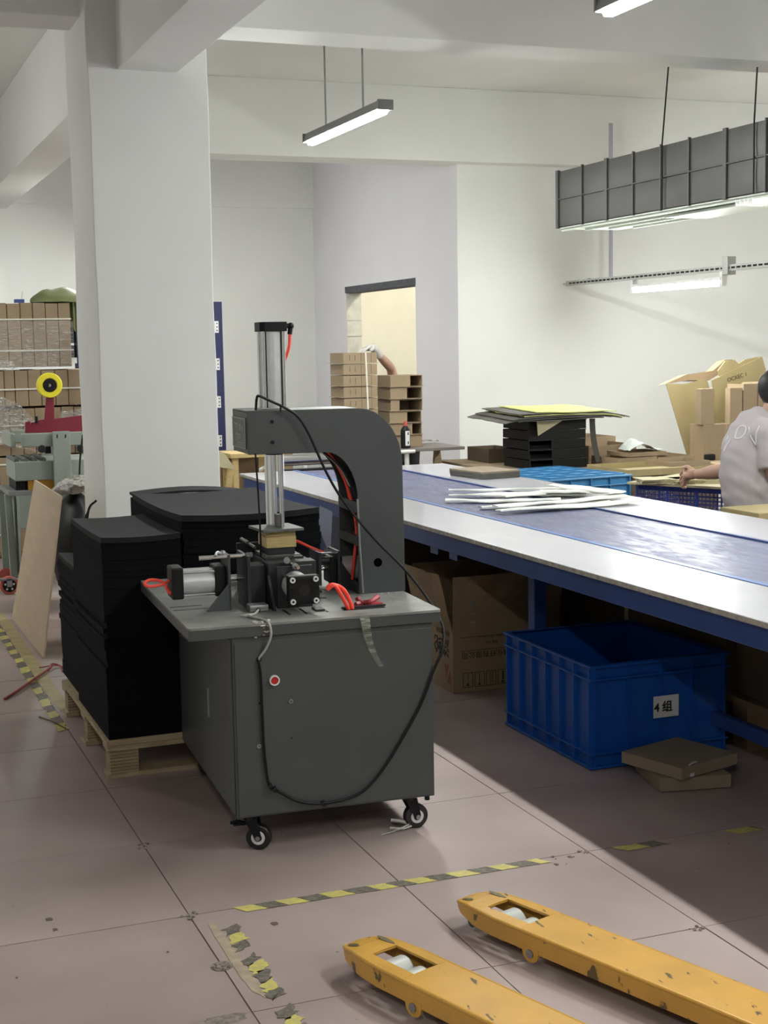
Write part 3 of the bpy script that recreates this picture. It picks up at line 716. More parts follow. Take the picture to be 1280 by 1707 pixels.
# rear cylinder
bc = P('air_cylinder', MB().cyl((.25, .62, .77), (.25, .72, .77), .04, 24), 'alu', pr, smooth=True)
P('cylinder_cap', MB().box((.205, .585, .73), (.295, .62, .815)), 'black', bc, .004)
P('cylinder_cap', MB().box((.205, .72, .73), (.295, .755, .815)), 'black', bc, .004)
P('guide_rod', MB().cyl((.165, .50, .87), (.165, .60, .87), .006, 10).cyl((.18, .46, .858), (.18, .62, .858), .005, 10), 'midsteel', bc)
P('mount_plate', MB().box((.14, .56, .70), (.33, .568, .862)), 'dark', bc)
P('air_hose', MB().tube([(.305, .53, .86), (.335, .52, .862), (.37, .5, .845), (.42, .49, .822)], .0048, 8), 'red', rc, smooth=True)
# hoses inside the arm
for q in range(4):
    P('air_hose', MB().tube([(.34+.006*q, .44+.02*q, 1.19), (.42+.005*q, .44+.02*q, 1.165), (.468+.006*q, .43+.02*q, 1.09), (.50+.004*q, .43+.02*q, 1.0), (.515+.006*q, .43+.02*q, .90), (.505+.006*q, .43+.02*q, .80), (.50, .44, .735)], .0048, 8), 'red', pr, smooth=True)
for q in range(2):
    P('inner_cable', MB().tube([(.35, .37+.02*q, 1.185), (.40, .37+.02*q, 1.16), (.45, .365+.02*q, 1.11), (.483, .365+.02*q, 1.05)], .003, 6), 'wirew' if q else 'black', pr)
# black cable looping from the arm to the cabinet
P('power_cable', MB().tube([(.168, .34, 1.308), (.171, .335, 1.345), (.178, .33, 1.352), (.215, .33, 1.335), (.26, .325, 1.312), (.30, .325, 1.283), (.335, .325, 1.225), (.39, .325, 1.10), (.449, .325, 1.0), (.537, .30, .885), (.62, .24, .785), (.66, .16, .71), (.672, .05, .64), (.652, -.005, .575), (.622, -.014, .52), (.578, -.014, .416), (.52, -.014, .32), (.459, -.014, .231), (.40, -.014, .17), (.345, -.014, .145), (.261, -.014, .137), (.19, -.014, .150), (.138, -.014, .180), (.105, -.014, .205), (.094, -.014, .222), (.090, -.012, .25), (.084, -.012, .33), (.082, -.012, .445), (.080, -.012, .55), (.074, -.012, .59)], .0042, 8), 'black', pr, smooth=True)
P('power_cable', MB().tube([(.245, .33, 1.30), (.246, .33, 1.32), (.25, .325, 1.318)], .003, 6), 'black', pr)
for (u, z) in ((.10, .208), (.113, .197), (.262, .137)):
    P('cable_tie', MB().ring((u, -.014, z), (1, 0, .5), .004, .009, .012, 12), 'black', cab)
ob = P('switch_box', MB().box((.092, .165, .7005), (.152, .215, .722)), 'alus', pr, .004)
P('box_seam', MB().box((.0915, .1645, .7105), (.1525, .2155, .7115)), 'dark', ob)
P('cable_gland', MB().cyl((.118, .158, .708), (.118, .166, .708), .006, 10), 'black', ob)
P('switch_cable', MB().tube([(.118, .16, .709), (.100, .125, .705), (.075, .09, .7045), (.095, .04, .7045), (.108, -.014, .70), (.112, -.024, .665), (.097, -.018, .625), (.079, -.012, .60), (.078, -.006, .592)], .0036, 8), 'wirew', ob, smooth=True)
P('bare_wire', MB().tube([(.100, .125, .705), (.07, .115, .704), (.052, .12, .704)], .0025, 6).tube([(.075, .09, .704), (.06, .10, .704)], .002, 6), 'wirew', ob)
cr = MB()
for k in range(26):
    u = .05+random.random()*.06+.01; v = -.008+random.random()*.06 if k < 16 else -.013
    z = .7015 if k < 16 else .655+random.random()*.04
    cr.ball((u, v, z), .002+random.random()*.003, (1.4, 1, .5), 6)
for k in range(26): cr.ball((.55+random.random()*.09, .24+random.random()*.1, .7008), .0012+random.random()*.0015, (1, 1, .6), 6)
o = P('glue_crumbs', cr, 'dust', top); o['kind'] = 'stuff'
P('clear_tape', MB().sheet(lambda u, v: (.385+.034*v*(1-.55*u)-.003*u+.062*u*u, .03-.045*min(1, u*5)-.006*math.sin(u*6), .7015-(.0 if u < .15 else (u-.15)*.19)), 14, 3, Vector((0, .0004, 0))), 'cleartape', top)
tag(put('tape_scrap', MB().tube([MWp(.425, .15, .704), MWp(.45, .16, .706), MWp(.47, .14, .712), MWp(.50, .16, .722)], .009, 6).tube([MWp(.45, .15, .706), MWp(.435, .17, .716), MWp(.44, .16, .722)], .007, 5).box(MWp(.47, .13, .702), MWp(.505, .16, .707)), 'redtape'), 'crumpled red tape scrap on the press table at the foot of the arm', 'tape')
tag(put('metal_strip', MB().box((.37, .1125, .7012), (.51, .124, .7052)), 'dark', local=True), 'thin dark metal strip lying on the press table by the red hoses', 'strip').matrix_world = mw.copy()
tag(put('cobweb_lint', MB().tube([MWp(.50, .07, .03), MWp(.53, .06, .025), MWp(.57, .055, .012)], .006, 5).tube([MWp(.49, .05, .012), MWp(.53, .04, .008), MWp(.56, .05, .01)], .004, 5).tube([MWp(.45, .02, .004), MWp(.5, .03, .008), MWp(.55, .04, .02)], .002, 4), 'dust'), 'pale lint caught on the front right caster of the press', 'lint')

# ================================================================== PALLET AND BLACK FOAM STACKS
pal = thing('pallet', 'light plywood pallet under the black foam stacks', 'pallet', (1.35, 5.45, 0))
px0, px1, py0, py1 = .845, 1.86, 4.945, 5.98
put('deck_board', MB().box((px0, py0, .118), (px1, py1, .138)), 'palwood', pal, .001)
for y in (py0, (py0+py1)/2-.045, py1-.09):
    put('stringer_board', MB().box((px0, y, .100), (px1, y+.09, .117)), 'palwood', pal)
    for x in (px0+.01, (px0+px1)/2-.05, px1-.115):
        bk = put('block', MB().box((x, y+.004, .018), (x+.10, y+.086, .099)), 'palwood', pal)
        lm = MB()
        for q in range(7): lm.box((x-.001, y+.003, .024+q*.0115), (x+.101, y+.087, .0285+q*.0115))
        put('dark_veneer', lm, 'palwood2', bk)
    put('bottom_board', MB().box((px0, y, 0.001), (px1, y+.09, .017)), 'palwood', pal)

def foam_stack(x0, y0, x1, y1, z0, z1, n, skew, jag, where, sag=.012, seed=1):
    rnd = random.Random(seed); h = (z1-z0)/n
    for i in range(n):
        t = i/n; topmost = i == n-1
        z = z0+h*i
        j = jag(t)
        dx = rnd.uniform(-j, j)*.7; dy = rnd.uniform(-j, j)+skew*t
        X0_, X1_, Y0_, Y1_ = x0+dx, x1+dx, y0+dy, y1+dy
        sg = sag*t
        def fn(u, v, X0_=X0_, X1_=X1_, Y0_=Y0_, Y1_=Y1_, z=z, sg=sg):
            return (X0_+(X1_-X0_)*u, Y0_+(Y1_-Y0_)*v, z+h*.97+sg*(2*v-1)**2*.5-sg*.9+sg*.5*(2*u-1)**2)
        nu = 6 if t > .75 else 2
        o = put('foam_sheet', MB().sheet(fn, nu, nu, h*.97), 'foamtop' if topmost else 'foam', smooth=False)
        if topmost: tag(o, 'topmost black foam sheet of the '+where, 'foam sheet')
        else: tag(o, 'black foam sheet within the '+where, 'foam sheet', 'black foam sheets of the '+where)
jagA = lambda t: .0015 if t < .32 else (.012 if t < .58 else .002)
foam_stack(.855, 4.955, 1.135, 5.60, .139, .858, 36, .0, jagA, 'front left stack on the pallet', seed=3)
foam_stack(1.15, 4.985, 1.665, 5.86, .139, .915, 34, .0, lambda t: .002 if t < .7 else .005, 'wide stack behind the press', .02, seed=5)
jagC = lambda t: .002 if t < .45 else (.010 if t < .9 else .003)
foam_stack(.872, 5.63, 1.135, 6.12, .139, .655, 26, .0, jagC, 'low rear stack on the pallet', seed=8)
tag(put('foam_sheet', MB().sheet(lambda u, v: (1.16+.54*u, 5.865+.12*v, .905+.016*math.sin(PI*u)-.02*u*u+.006*v), 10, 4, .010), 'foamtop'), 'curled black foam sheet sticking up behind the wide stack', 'foam sheet')
tag(put('foam_block', MB().box((1.16, 5.875, .139), (1.66, 5.97, .89)), 'foam'), 'upright black foam block behind the wide stack', 'foam block')

# leaning plywood board
A_, B_, C_, D_ = Vector((.915, 8.25, .003)), Vector((.925, 7.09, .003)), at(104, 827, 'y', 7.03), at(60, 800, 'y', 8.22)
A_.x -= .005
tag(put('plywood_board', MB().poly([A_, B_, C_, D_], (-.009, 0, .001)), 'board', bevel=.001), 'tan plywood board leaning in front of the sealing machine', 'board')
# bag and rag pile behind the board
bag = MB(); bag.ball((1.33, 8.5, .34), .21, (.75, 1.2, 1.62), 20)
for v in bag.bm.verts: v.co += Vector((noise.noise(v.co*9), noise.noise(v.co*9+Vector((5, 0, 0))), noise.noise(v.co*7)*.5))*.035; v.co.z = max(v.co.z, .003)
tag(put('rubbish_bag', bag, 'black', smooth=True), 'black rubbish bag behind the leaning board', 'bag')
rg = MB()
for k in range(9):
    rg.ball((1.24+random.random()*.17, 8.35+random.random()*.3, .71+random.random()*.05), .05, (1.2, 1.4, .6), 12)
for v in rg.bm.verts: v.co += Vector((noise.noise(v.co*22), noise.noise(v.co*22+Vector((9, 0, 0))), noise.noise(v.co*25)))*.03
tag(put('rag_heap', rg, 'rag'), 'heap of crumpled grey rags on top of the rubbish bag', 'rags')
cb = at(134, 900, 'y', 6.9)
tag(put('cable_coil', MB().tube([(1.19, 6.98, .78), (1.15, 6.97, .74), (1.135, 6.96, .62), (1.14, 6.95, .45), (1.16, 6.96, .3), (1.17, 6.95, .16)], .006, 6).tube([(1.16, 6.97, .76), (1.12, 6.96, .66), (1.12, 6.95, .5)], .005, 6), 'black', smooth=True), 'black cables hanging at the foot of the column', 'cable')
tag(put('grey_cloth', MB().sheet(lambda u, v: (1.145+.075*u, 6.93+.03*math.sin(u*7+v*3), .66-.42*v+.03*u), 8, 8, Vector((0, .006, 0))), 'rag'), 'grey cloth hanging at the foot of the column', 'cloth')

# ================================================================== LEFT BACKGROUND: CARTON SEALER
sy = 9.1
def q_(x, y, Y=sy): return at(x, y, 'y', Y)
sl = thing('carton_sealer', 'grey green carton sealing machine with a yellow tape roll', 'machine', (1.3, 9.35, 0))
def qb(x0, ya_, x1, yb_, Y0, Y1, Yref=sy):
    a = q_(x0, yb_, Yref); b_ = q_(x1, ya_, Yref); return ((a.x, Y0, a.z), (b_.x, Y1, b_.z))
XE = 1.95
def zz(y, x=60): return q_(x, y).z
def xx(x, y=800): return q_(x, y).x
put('top_frame', MB().box((xx(36, 740), sy-.02, zz(745)), (XE, sy+.02, zz(722))).box((xx(18, 730), sy+.02, zz(745)), (xx(18, 730)+.03, sy+.5, zz(722))).box((xx(36, 740), sy+.46, zz(745)), (XE, sy+.5, zz(722))), 'sealer', sl, .006)
o = put('mast', MB().box((xx(86, 730), sy-.05, zz(826)), (xx(115, 730), sy-.022, zz(720))), 'sealer', sl, .004)
put('mast', MB().box((xx(86, 730), sy+.5, zz(826)), (xx(115, 730), sy+.53, zz(720))), 'sealer', sl, .004)
for xs_ in (90, 104): put('slot_screw', MB().box((xx(xs_, 730)+.01, sy-.052, zz(731)), (xx(xs_, 730)+.016, sy-.05, zz(725))), 'black', o)
put('deck_box', MB().box((xx(25, 780), sy, zz(801)), (XE, sy+.48, zz(769))), 'sealer', sl, .006)
for k in range(4):
    put('deck_roller', MB().cyl((xx(20, 768)+.03+.055*k, sy+.02, zz(769)+.006), (xx(20, 768)+.03+.055*k, sy+.44, zz(769)+.006), .016, 12), 'midsteel', sl)
put('drive_belt_guard', MB().box((xx(48, 810), sy+.03, zz(819)), (XE, sy+.42, zz(801))), 'orange', sl)
put('motor_block', MB().box((xx(28, 810), sy+.05, zz(822)), (xx(44, 810), sy+.4, zz(795))), 'black', sl)
put('base_tray', MB().box((xx(14, 820), sy+.0, zz(825)), (XE, sy+.5, zz(817))), 'alus', sl, .003)
put('cabinet', MB().box((xx(24, 830), sy-.01, zz(960)), (xx(24, 830)+.012, sy+.5, zz(825))).box((xx(24, 830), sy-.01, zz(962)+.02), (xx(34, 900), sy+.02, zz(825))).box((xx(24, 830)+.012, sy, zz(880)), (XE, sy+.02, zz(825))), 'sealer', sl, .003)
put('leg', MB().poly([(xx(8, 820), sy+.02, zz(822)), (xx(20, 820), sy+.02, zz(822)), (xx(31, 960), sy+.02, zz(962)), (xx(19, 960), sy+.02, zz(962))], (0, .03, 0)), 'sealer', sl, .003)
put('leg', MB().box((XE-.05, sy, .1), (XE, sy+.03, zz(825))), 'sealer', sl)
put('leg', MB().box((XE-.05, sy+.47, .1), (XE, sy+.5, zz(825))), 'sealer', sl)
put('leg', MB().box((xx(19, 960), sy+.47, .1), (xx(19, 960)+.05, sy+.5, zz(825))), 'sealer', sl)
wc = Vector((xx(16, 975), sy+.02, .058))
cs = put('caster', MB().cyl(wc-Vector((0, .016, 0)), wc+Vector((0, .016, 0)), .058, 28), 'wheelred', sl, .006, True)
put('hub', MB().cyl(wc-Vector((0, .019, 0)), wc+Vector((0, .019, 0)), .042, 20), 'black', cs)
put('fork', MB().box((wc.x-.016, wc.y-.026, .05), (wc.x+.016, wc.y-.021, zz(962))).box((wc.x-.06, wc.y-.026, zz(964)), (wc.x+.04, wc.y+.03, zz(961))), 'alus', cs)
for k in range(5): a = 2*PI*k/5+.3; put('hub_hole', MB().cyl((wc.x+.027*math.cos(a), wc.y-.0205, wc.z+.027*math.sin(a)), (wc.x+.027*math.cos(a), wc.y-.019, wc.z+.027*math.sin(a)), .007, 8), 'wheelwhite', cs)
for x in (XE-.03,): put('caster', MB().cyl((x, sy+.0, .05), (x, sy+.035, .05), .05, 20), 'wheelred', sl)
for x in (XE-.03, xx(19, 960)+.02): put('caster', MB().cyl((x, sy+.47, .05), (x, sy+.5, .05), .05, 20), 'wheelred', sl)
put('head_plate', MB().poly([q_(42, 722), q_(42, 704), q_(50, 702), q_(52, 708), q_(56, 708), q_(58, 702), q_(74, 699), q_(77, 660), q_(90, 660), q_(91, 698), q_(139, 692), q_(150, 691), q_(150, 720)], (0, .012, 0)), 'maroon', sl, .002)
put('head_plate', MB().poly([q_(56, 720), q_(56, 706), q_(139, 698), q_(150, 720)], (0, .012, 0)), 'maroon', sl).location.y += .12
rc_ = q_(81, 642); rc_.y -= .03
ro = put('tape_roll', MB().ring(rc_, (0, 1, 0), .042, .077, .05, 40), 'rollyel', sl, .004, True)
put('core', MB().ring(rc_, (0, 1, 0), .012, .042, .056, 32), 'black', ro, .003)
put('core_pin', MB().cyl(rc_-Vector((0, .034, 0)), rc_+Vector((0, .034, 0)), .008, 12), 'alus', ro)
for x, y in ((69, 748), (134, 748)):
    c = q_(x, y); put('guide_wheel', MB().cyl(c-Vector((0, .03, 0)), c+Vector((0, .03, 0)), .024, 20), 'blackgloss', sl, .004)
c = q_(80, 748); put('guide_block', MB().box((c.x-.016, c.y-.0, c.z-.03), (c.x+.018, c.y+.06, c.z+.032)), 'black', sl)
c = q_(61, 700); put('knob', MB().cyl((c.x, c.y, c.z-.02), (c.x, c.y, c.z+.022), .009, 10), 'black', sl)
put('power_cable', MB().tube([q_(88, 818, 9.0), q_(100, 808, 8.98), q_(120, 801, 8.95), q_(140, 800, 8.95)], .007, 8), 'black', sl, smooth=True)
put('power_cable', MB().tube([q_(138, 725, 9.0), q_(134, 760, 8.98), q_(133, 795, 8.95), q_(140, 812, 8.95)], .006, 8), 'black', sl, smooth=True)

# ================================================================== LEFT BACKGROUND: BUNDLED FLAT CARTONS
YP = 10.75
def zp(y, x=60): return at(x, y, 'y', YP).z
def xp(x, y=600): return at(x, y, 'y', YP).x
rows = [(505, 612, [-29, -7, 15, 37, 58, 79, 100, 120], 'top row of the wrapped pallet'), (617, 677, [-17, 5, 23, 45, 67, 90, 112, 140, 160], 'second row of the wrapped pallet'),
        (680, 758, [-30, -10, 11, 33, 54, 76, 98, 119, 140], 'third row of the wrapped pallet'), (761, 840, [-30, -10, 9, 32, 54, 76, 98, 119, 140], 'fourth row of the wrapped pallet'),
        (843, 918, [-30, -10, 10, 31, 54, 76, 98, 119, 140], 'bottom row of the wrapped pallet')]
for (ya_, yb_, xs_, wh) in rows:
    nn_ = 0
    for a, c in zip(xs_, xs_[1:]):
        dz = random.uniform(-.004, .004)
        o = put('flat_carton', MB().box((xp(a)+.002, YP+random.uniform(-.006, .006), zp(yb_)+.001), (xp(c)-.002, YP+.55, zp(ya_)+dz-.001)), 'kraft', bevel=.004)
        nn_ += 1; tag(o, ('first', 'second', 'third', 'fourth', 'fifth', 'sixth', 'seventh', 'eighth')[nn_-1]+' folded brown carton from the left, '+wh, 'carton', 'flat cartons of the '+wh)
pb = thing('pallet', 'wooden pallet under the wrapped brown cartons', 'pallet', (1.4, YP+.3, 0))
put('deck_board', MB().box((xp(-32), YP-.02, zp(918)-.02), (xp(142), YP+.57, zp(918)-.001)), 'palwood2', pb)
for x in (xp(-32), xp(50), xp(132)): put('block', MB().box((x, YP, .0), (x+.09, YP+.57, zp(918)-.021)), 'palwood2', pb)
for n_, (y, xa, xb) in enumerate(((532, -20, 121), (584, -20, 123), (648, -15, 140), (708, -20, 60), (772, -20, 30), (826, -20, 20), (888, -20, 15))):
    tag(put('packing_strap', MB().box((xp(xa), YP-.014, zp(y)-.006), (xp(xb), YP-.0085, zp(y)+.005)), 'strap'),
        'white packing strap round the wrapped cartons, '+('topmost', 'second from the top', 'third from the top, passing behind the yellow roll', 'fourth from the top', 'fifth from the top', 'second from the bottom', 'lowest')[n_], 'strap')
def film(name, pts4, m, lab, amp=.02, seed=0, nu=26, nv=20):
    a, b_, c, d = [Vector(p) for p in pts4]
    def fn(u, v):
        p = (a*(1-u)+b_*u)*(1-v)+(d*(1-u)+c*u)*v
        nz = noise.noise(Vector((u*9+seed, v*14+u*8, seed)))
        return p+Vector((0, -abs(nz)*amp, 0))
    return tag(put(name, MB().sheet(fn, nu, nv, Vector((0, .0006, 0))), m, smooth=False), lab, 'plastic film')
film('stretch_film', [at(-15, 535, 'y', YP-.02), at(122, 535, 'y', YP-.02), at(124, 612, 'y', YP-.02), at(-15, 612, 'y', YP-.02)], 'film', 'clear stretch film tight over the upper cartons', .012, 1)
film('stretch_film', [at(-15, 655, 'y', YP-.03), at(30, 672, 'y', YP-.03), at(62, 705, 'y', YP-.03), at(-15, 752, 'y', YP-.03)], 'filmthick', 'crumpled clear film hanging left of the tape roll', .07, 5)
film('stretch_film', [at(-15, 600, 'y', YP-.04), at(18, 602, 'y', YP-.04), at(34, 617, 'y', YP-.04), at(-15, 618, 'y', YP-.04)], 'filmthick', 'gathered clear film at the middle of the wrapped pallet', .05, 9, 12, 6)
film('stretch_film', [at(100, 686, 'y', YP-.04), at(140, 680, 'y', YP-.04), at(140, 700, 'y', YP-.04), at(100, 700, 'y', YP-.04)], 'filmthick', 'crumpled clear film just above the maroon plate', .05, 12, 12, 6)
film('stretch_film', [at(-15, 725, 'y', YP-.04), at(34, 742, 'y', YP-.04), at(66, 752, 'y', YP-.04), at(-15, 738, 'y', YP-.04)], 'filmthick', 'twisted tail of clear film beside the sealing head', .04, 15, 12, 5)
sk = MB(); ctr = at(96, 520, 'y', YP+.2); sk.ball((ctr.x, ctr.y-.05, zp(505)+.0), .19, (1.08, 1, .62), 22)
for v in sk.bm.verts: v.co += Vector((0, 0, 1))*noise.noise(v.co*9)*.03; v.co.z = max(v.co.z, zp(505)+.006)
tag(put('sack', sk, 'greensack', smooth=True), 'olive green sack lying on the wrapped cartons', 'sack')
ts = MB(); c = at(126, 515, 'y', YP+.25)
ts.sheet(lambda u, v: (xp(120)+.012+.06*u, YP+.15+.02*math.sin(u*9), zp(505)+.03-.22*v+.02*math.sin(u*6)), 8, 8, Vector((0, .01, 0)))
tag(put('sack', ts, 'greensack', smooth=True), 'olive sack cloth hanging down beside the column', 'sack')
c = at(32, 505, 'y', YP+.1)
cp = thing('blue_cup', 'small dark blue tub with a white stick on the wrapped cartons', 'tub', (c.x, YP+.1, zp(505)+.005))
put('tub', MB().box((c.x-.034, YP+.07, zp(505)+.005), (c.x+.034, YP+.13, zp(505)+.03)), 'navy', cp)
put('stick', MB().cyl((c.x+.02, YP+.1, zp(505)+.03), (c.x+.03, YP+.1, zp(505)+.085), .006, 8), 'pipe', cp)
# rack end behind the column (left side view) and boxes on it
rk = thing('storage_rack', 'storage rack end with black bins between the wrapped cartons and the column', 'rack', (xp(135), YP+.7, 0))
put('bin', MB().box((xp(121), YP+.6, zp(572)), (xp(150), YP+.9, zp(541))).box((xp(121), YP+.6, zp(598)), (xp(150), YP+.9, zp(576))), 'black', rk)
for y0_, y1_ in ((532, 541), (598, 608)): put('label_plate', MB().box((xp(121), YP+.59, zp(y1_)), (xp(150), YP+.9, zp(y0_))), 'silver', rk)
put('upright', MB().box((xp(148), YP+.6, 0), (xp(156), YP+.65, zp(520))), 'rack', rk)
# navy rack upright right of the column
YK = 10.2
def k_(x, y): return at(x, y, 'y', YK)
ru = thing('storage_rack', 'navy rack upright with white tags standing right of the column', 'rack', (k_(368, 600).x, YK, 0))
xk0, xk1 = k_(361, 650).x, k_(374, 650).x
put('upright', MB().box((xk0, YK, 0), (xk1, YK+.06, k_(366, 503).z)), 'rack', ru)
put('upright', MB().box((xk0-.75, YK, 0), (xk0-.69, YK+.06, k_(366, 503).z)), 'rack', ru)
for z in (.4, .9, 1.4): put('shelf', MB().box((xk0-.69, YK, z), (xk0, YK+.06, z+.06)), 'rack', ru)
for y in (545, 607, 670, 735):
    z = k_(366, y).z
    pl = put('white_tag', MB().box((xk0-.01, YK-.006, z-.042), (xk0+.028, YK-.001, z+.042)), 'silver', ru)
    for dz in (-.025, 0, .025): put('tag_hole', MB().cyl((xk0+.016, YK-.007, z+dz), (xk0+.016, YK-.0055, z+dz), .005, 8), 'black', pl)

# things between the column and the table end
YS = 8.92
def s_(x, y, Y=YS): return at(x, y, 'y', Y)
st = thing('wooden_stool', 'small pale wooden stool behind the left end of the table', 'stool', (s_(400, 800).x, YS, 0))
sx0, sx1, sz = s_(384, 760).x, s_(412, 760).x+.2, s_(400, 764).z
put('seat', MB().box((sx0, YS, sz), (sx1, YS+.3, sz+.03)), 'wood', st, .003)
for x in (sx0+.02, sx1-.05):
    for y in (YS+.01, YS+.26): put('leg', MB().box((x, y, 0), (x+.035, y+.035, sz)), 'wood', st)
put('rung', MB().box((sx0+.05, YS+.012, .25), (sx1-.05, YS+.035, .285)), 'wood', st)
cf = s_(372, 770)
tag(put('paper_flap', MB().poly([s_(366, 752, 8.6), s_(375, 757, 8.6), s_(393, 782, 8.6), s_(382, 781, 8.6), s_(366, 779, 8.6), s_(350, 779, 8.6), s_(350, 750, 8.6)], (0, .006, 0)), 'kraftpale'), 'pale yellow card corner showing right of the column', 'card')
tag(put('wooden_prop', MB().poly([s_(381, 781, 8.62), s_(390, 781, 8.62), (s_(378, 840, 8.62).x-.06, 8.62, 0), (s_(378, 840, 8.62).x-.105, 8.62, 0)], (0, .03, 0)), 'wood'), 'slanted wooden prop behind the black foam stacks', 'prop')
tag(put('carton', MB().box((s_(382, 800).x+.02, 9.2, 0), (s_(425, 800).x+.35, 9.7, .80)), 'carton', bevel=.004), 'brown carton standing behind the wooden stool', 'carton')
tag(put('steel_cabinet', MB().box((s_(430, 750, 9.9).x-.06, 9.9, 0), (s_(430, 750, 9.9).x+.13, 10.1, .95)), 'silver', bevel=.004), 'pale grey perforated post far behind the press rod', 'post')
tag(put('film_scrap', MB().tube([s_(432, 785, 8.3), s_(440, 779, 8.3), s_(450, 783, 8.3), s_(443, 772, 8.3)], .012, 6), 'filmthick'), 'scrap of clear film on the far left end of the table', 'plastic film')
# blue sheet things leaning under the table seen through the arm
def g62(x, y, Y): return at(x, y, 'y', Y)
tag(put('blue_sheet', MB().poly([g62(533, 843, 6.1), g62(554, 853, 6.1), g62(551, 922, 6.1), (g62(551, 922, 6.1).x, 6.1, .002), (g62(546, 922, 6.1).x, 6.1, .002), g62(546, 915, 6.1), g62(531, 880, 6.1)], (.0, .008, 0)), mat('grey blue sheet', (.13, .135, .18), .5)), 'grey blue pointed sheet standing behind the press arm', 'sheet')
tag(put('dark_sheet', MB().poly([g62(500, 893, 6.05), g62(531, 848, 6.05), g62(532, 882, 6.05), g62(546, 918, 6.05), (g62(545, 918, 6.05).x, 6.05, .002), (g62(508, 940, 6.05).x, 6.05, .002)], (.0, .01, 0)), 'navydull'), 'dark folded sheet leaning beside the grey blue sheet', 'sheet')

# ================================================================== UNDER THE TABLE
# opened carton, upside down, with flaps up
cx, cy_, cw_, cd_ = 2.45, 5.57, .52, .42
ch_ = at(757, 1056, 'y', cy_).z; cf_ = at(760, 962, 'y', cy_).z
ct = thing('open_carton', 'worn brown carton with raised flaps and upside down print under the table', 'carton', (cx+cw_/2, cy_+cd_/2, 0))
t_ = .005
put('box_body', MB().box((cx, cy_, .001), (cx+cw_, cy_+t_, ch_)).box((cx, cy_+cd_-t_, .001), (cx+cw_, cy_+cd_, ch_)).box((cx, cy_+t_, .001), (cx+t_, cy_+cd_-t_, ch_)).box((cx+cw_-t_, cy_+t_, .001), (cx+cw_, cy_+cd_-t_, ch_)).box((cx+t_, cy_+t_, .001), (cx+cw_-t_, cy_+cd_-t_, .008)), 'carton', ct, .001)
fh = cf_-ch_
def flap(a, b_, h, lean, m='carton', seed=0):
    a, b_ = Vector(a), Vector(b_); L_ = Vector(lean)
    return MB().sheet(lambda u, v: a*(1-u)+b_*u+Vector((0, 0, h*v))+L_*v+L_.normalized()*(.022*v*noise.noise(Vector((u*5+seed, v*4, 0)))), 10, 6, L_.normalized()*.004)
put('flap', flap((cx+.002, cy_+.002, ch_), (cx+cw_-.002, cy_+.002, ch_), fh, (0, -.012, 0), seed=2), 'carton', ct)
put('flap', flap((cx+.002, cy_+.01, ch_), (cx+.002, cy_+cd_-.01, ch_), fh+.01, (-.06, 0, 0), seed=4), 'carton', ct)
put('flap', flap((cx+.002, cy_+cd_-.002, ch_), (cx+cw_-.002, cy_+cd_-.002, ch_), fh, (0, .03, 0), seed=7), 'carton', ct)
put('flap', flap((cx+cw_-.002, cy_+.01, ch_), (cx+cw_-.002, cy_+cd_-.01, ch_), fh, (.03, 0, 0), seed=9), 'carton', ct)
put('packing_tape', MB().sheet(lambda u, v: (cx+.075+.025*u, cy_-.018-.002*math.sin(v*20), ch_+.02+.12*v), 3, 14, Vector((0, .0006, 0))), 'cleartape', ct)
D = (-1, 0, 0); U = (0, 0, -1)           # upside-down print on the front
def zc_(y): return at(800, y, 'y', cy_).z
def xc_(x, y=1100): return at(x, y, 'y', cy_).x
lettering('print', '新锦化纤有限公司', .033, 'inkbrown', ct, (xc_(861), cy_-.001, zc_(1086)), D, U)
lettering('print', '规格 FIBER 1.5D X 38mm', .014, 'inkbrown', ct, (xc_(850), cy_-.001, zc_(1060)), D, U)
lettering('print', '净重 25kg', .014, 'inkbrown', ct, (xc_(830), cy_-.001, zc_(1070)), D, U)
for yy in (1060.5, 1083):
    put('printed_line', MB().box((xc_(768), cy_-.0008, zc_(yy)-.001), (xc_(858), cy_-.0002, zc_(yy)+.001)), 'inkbrown', ct)
for k in range(4):
    xa = xc_(771+k*19.5); xb = xc_(788+k*19.5)
    za, zb = zc_(1144), zc_(1119)
    sy_ = MB()
    for (l, h) in (((xa, za), (xb, za+.003)), ((xa, zb-.003), (xb, zb)), ((xa, za), (xa+.003, zb)), ((xb-.003, za), (xb, zb))):
        sy_.box((l[0], cy_-.0008, l[1]), (h[0], cy_-.0002, h[1]))
    m_ = (xa+xb)/2
    if k == 0: sy_.cyl((m_, cy_-.0008, za+.012), (m_, cy_-.0002, za+.012), .007, 12).box((m_-.001, cy_-.0008, za+.014), (m_+.001, cy_-.0002, zb-.006))
    elif k == 1: sy_.poly([(m_-.007, cy_-.0008, za+.006), (m_+.007, cy_-.0008, za+.006), (m_, cy_-.0008, za+.022)], (0, .0006, 0)).box((m_-.0015, cy_-.0008, za+.02), (m_+.0015, cy_-.0002, zb-.005))
    elif k == 2: sy_.box((m_-.007, cy_-.0008, za+.006), (m_-.004, cy_-.0002, zb-.006)).box((m_+.004, cy_-.0008, za+.006), (m_+.007, cy_-.0002, zb-.006))
    else: sy_.box((m_-.008, cy_-.0008, za+.006), (m_+.008, cy_-.0002, za+.016)).box((m_-.005, cy_-.0008, za+.02), (m_+.005, cy_-.0002, zb-.008))
    put('handling_symbol', sy_, 'inkgreen', ct)
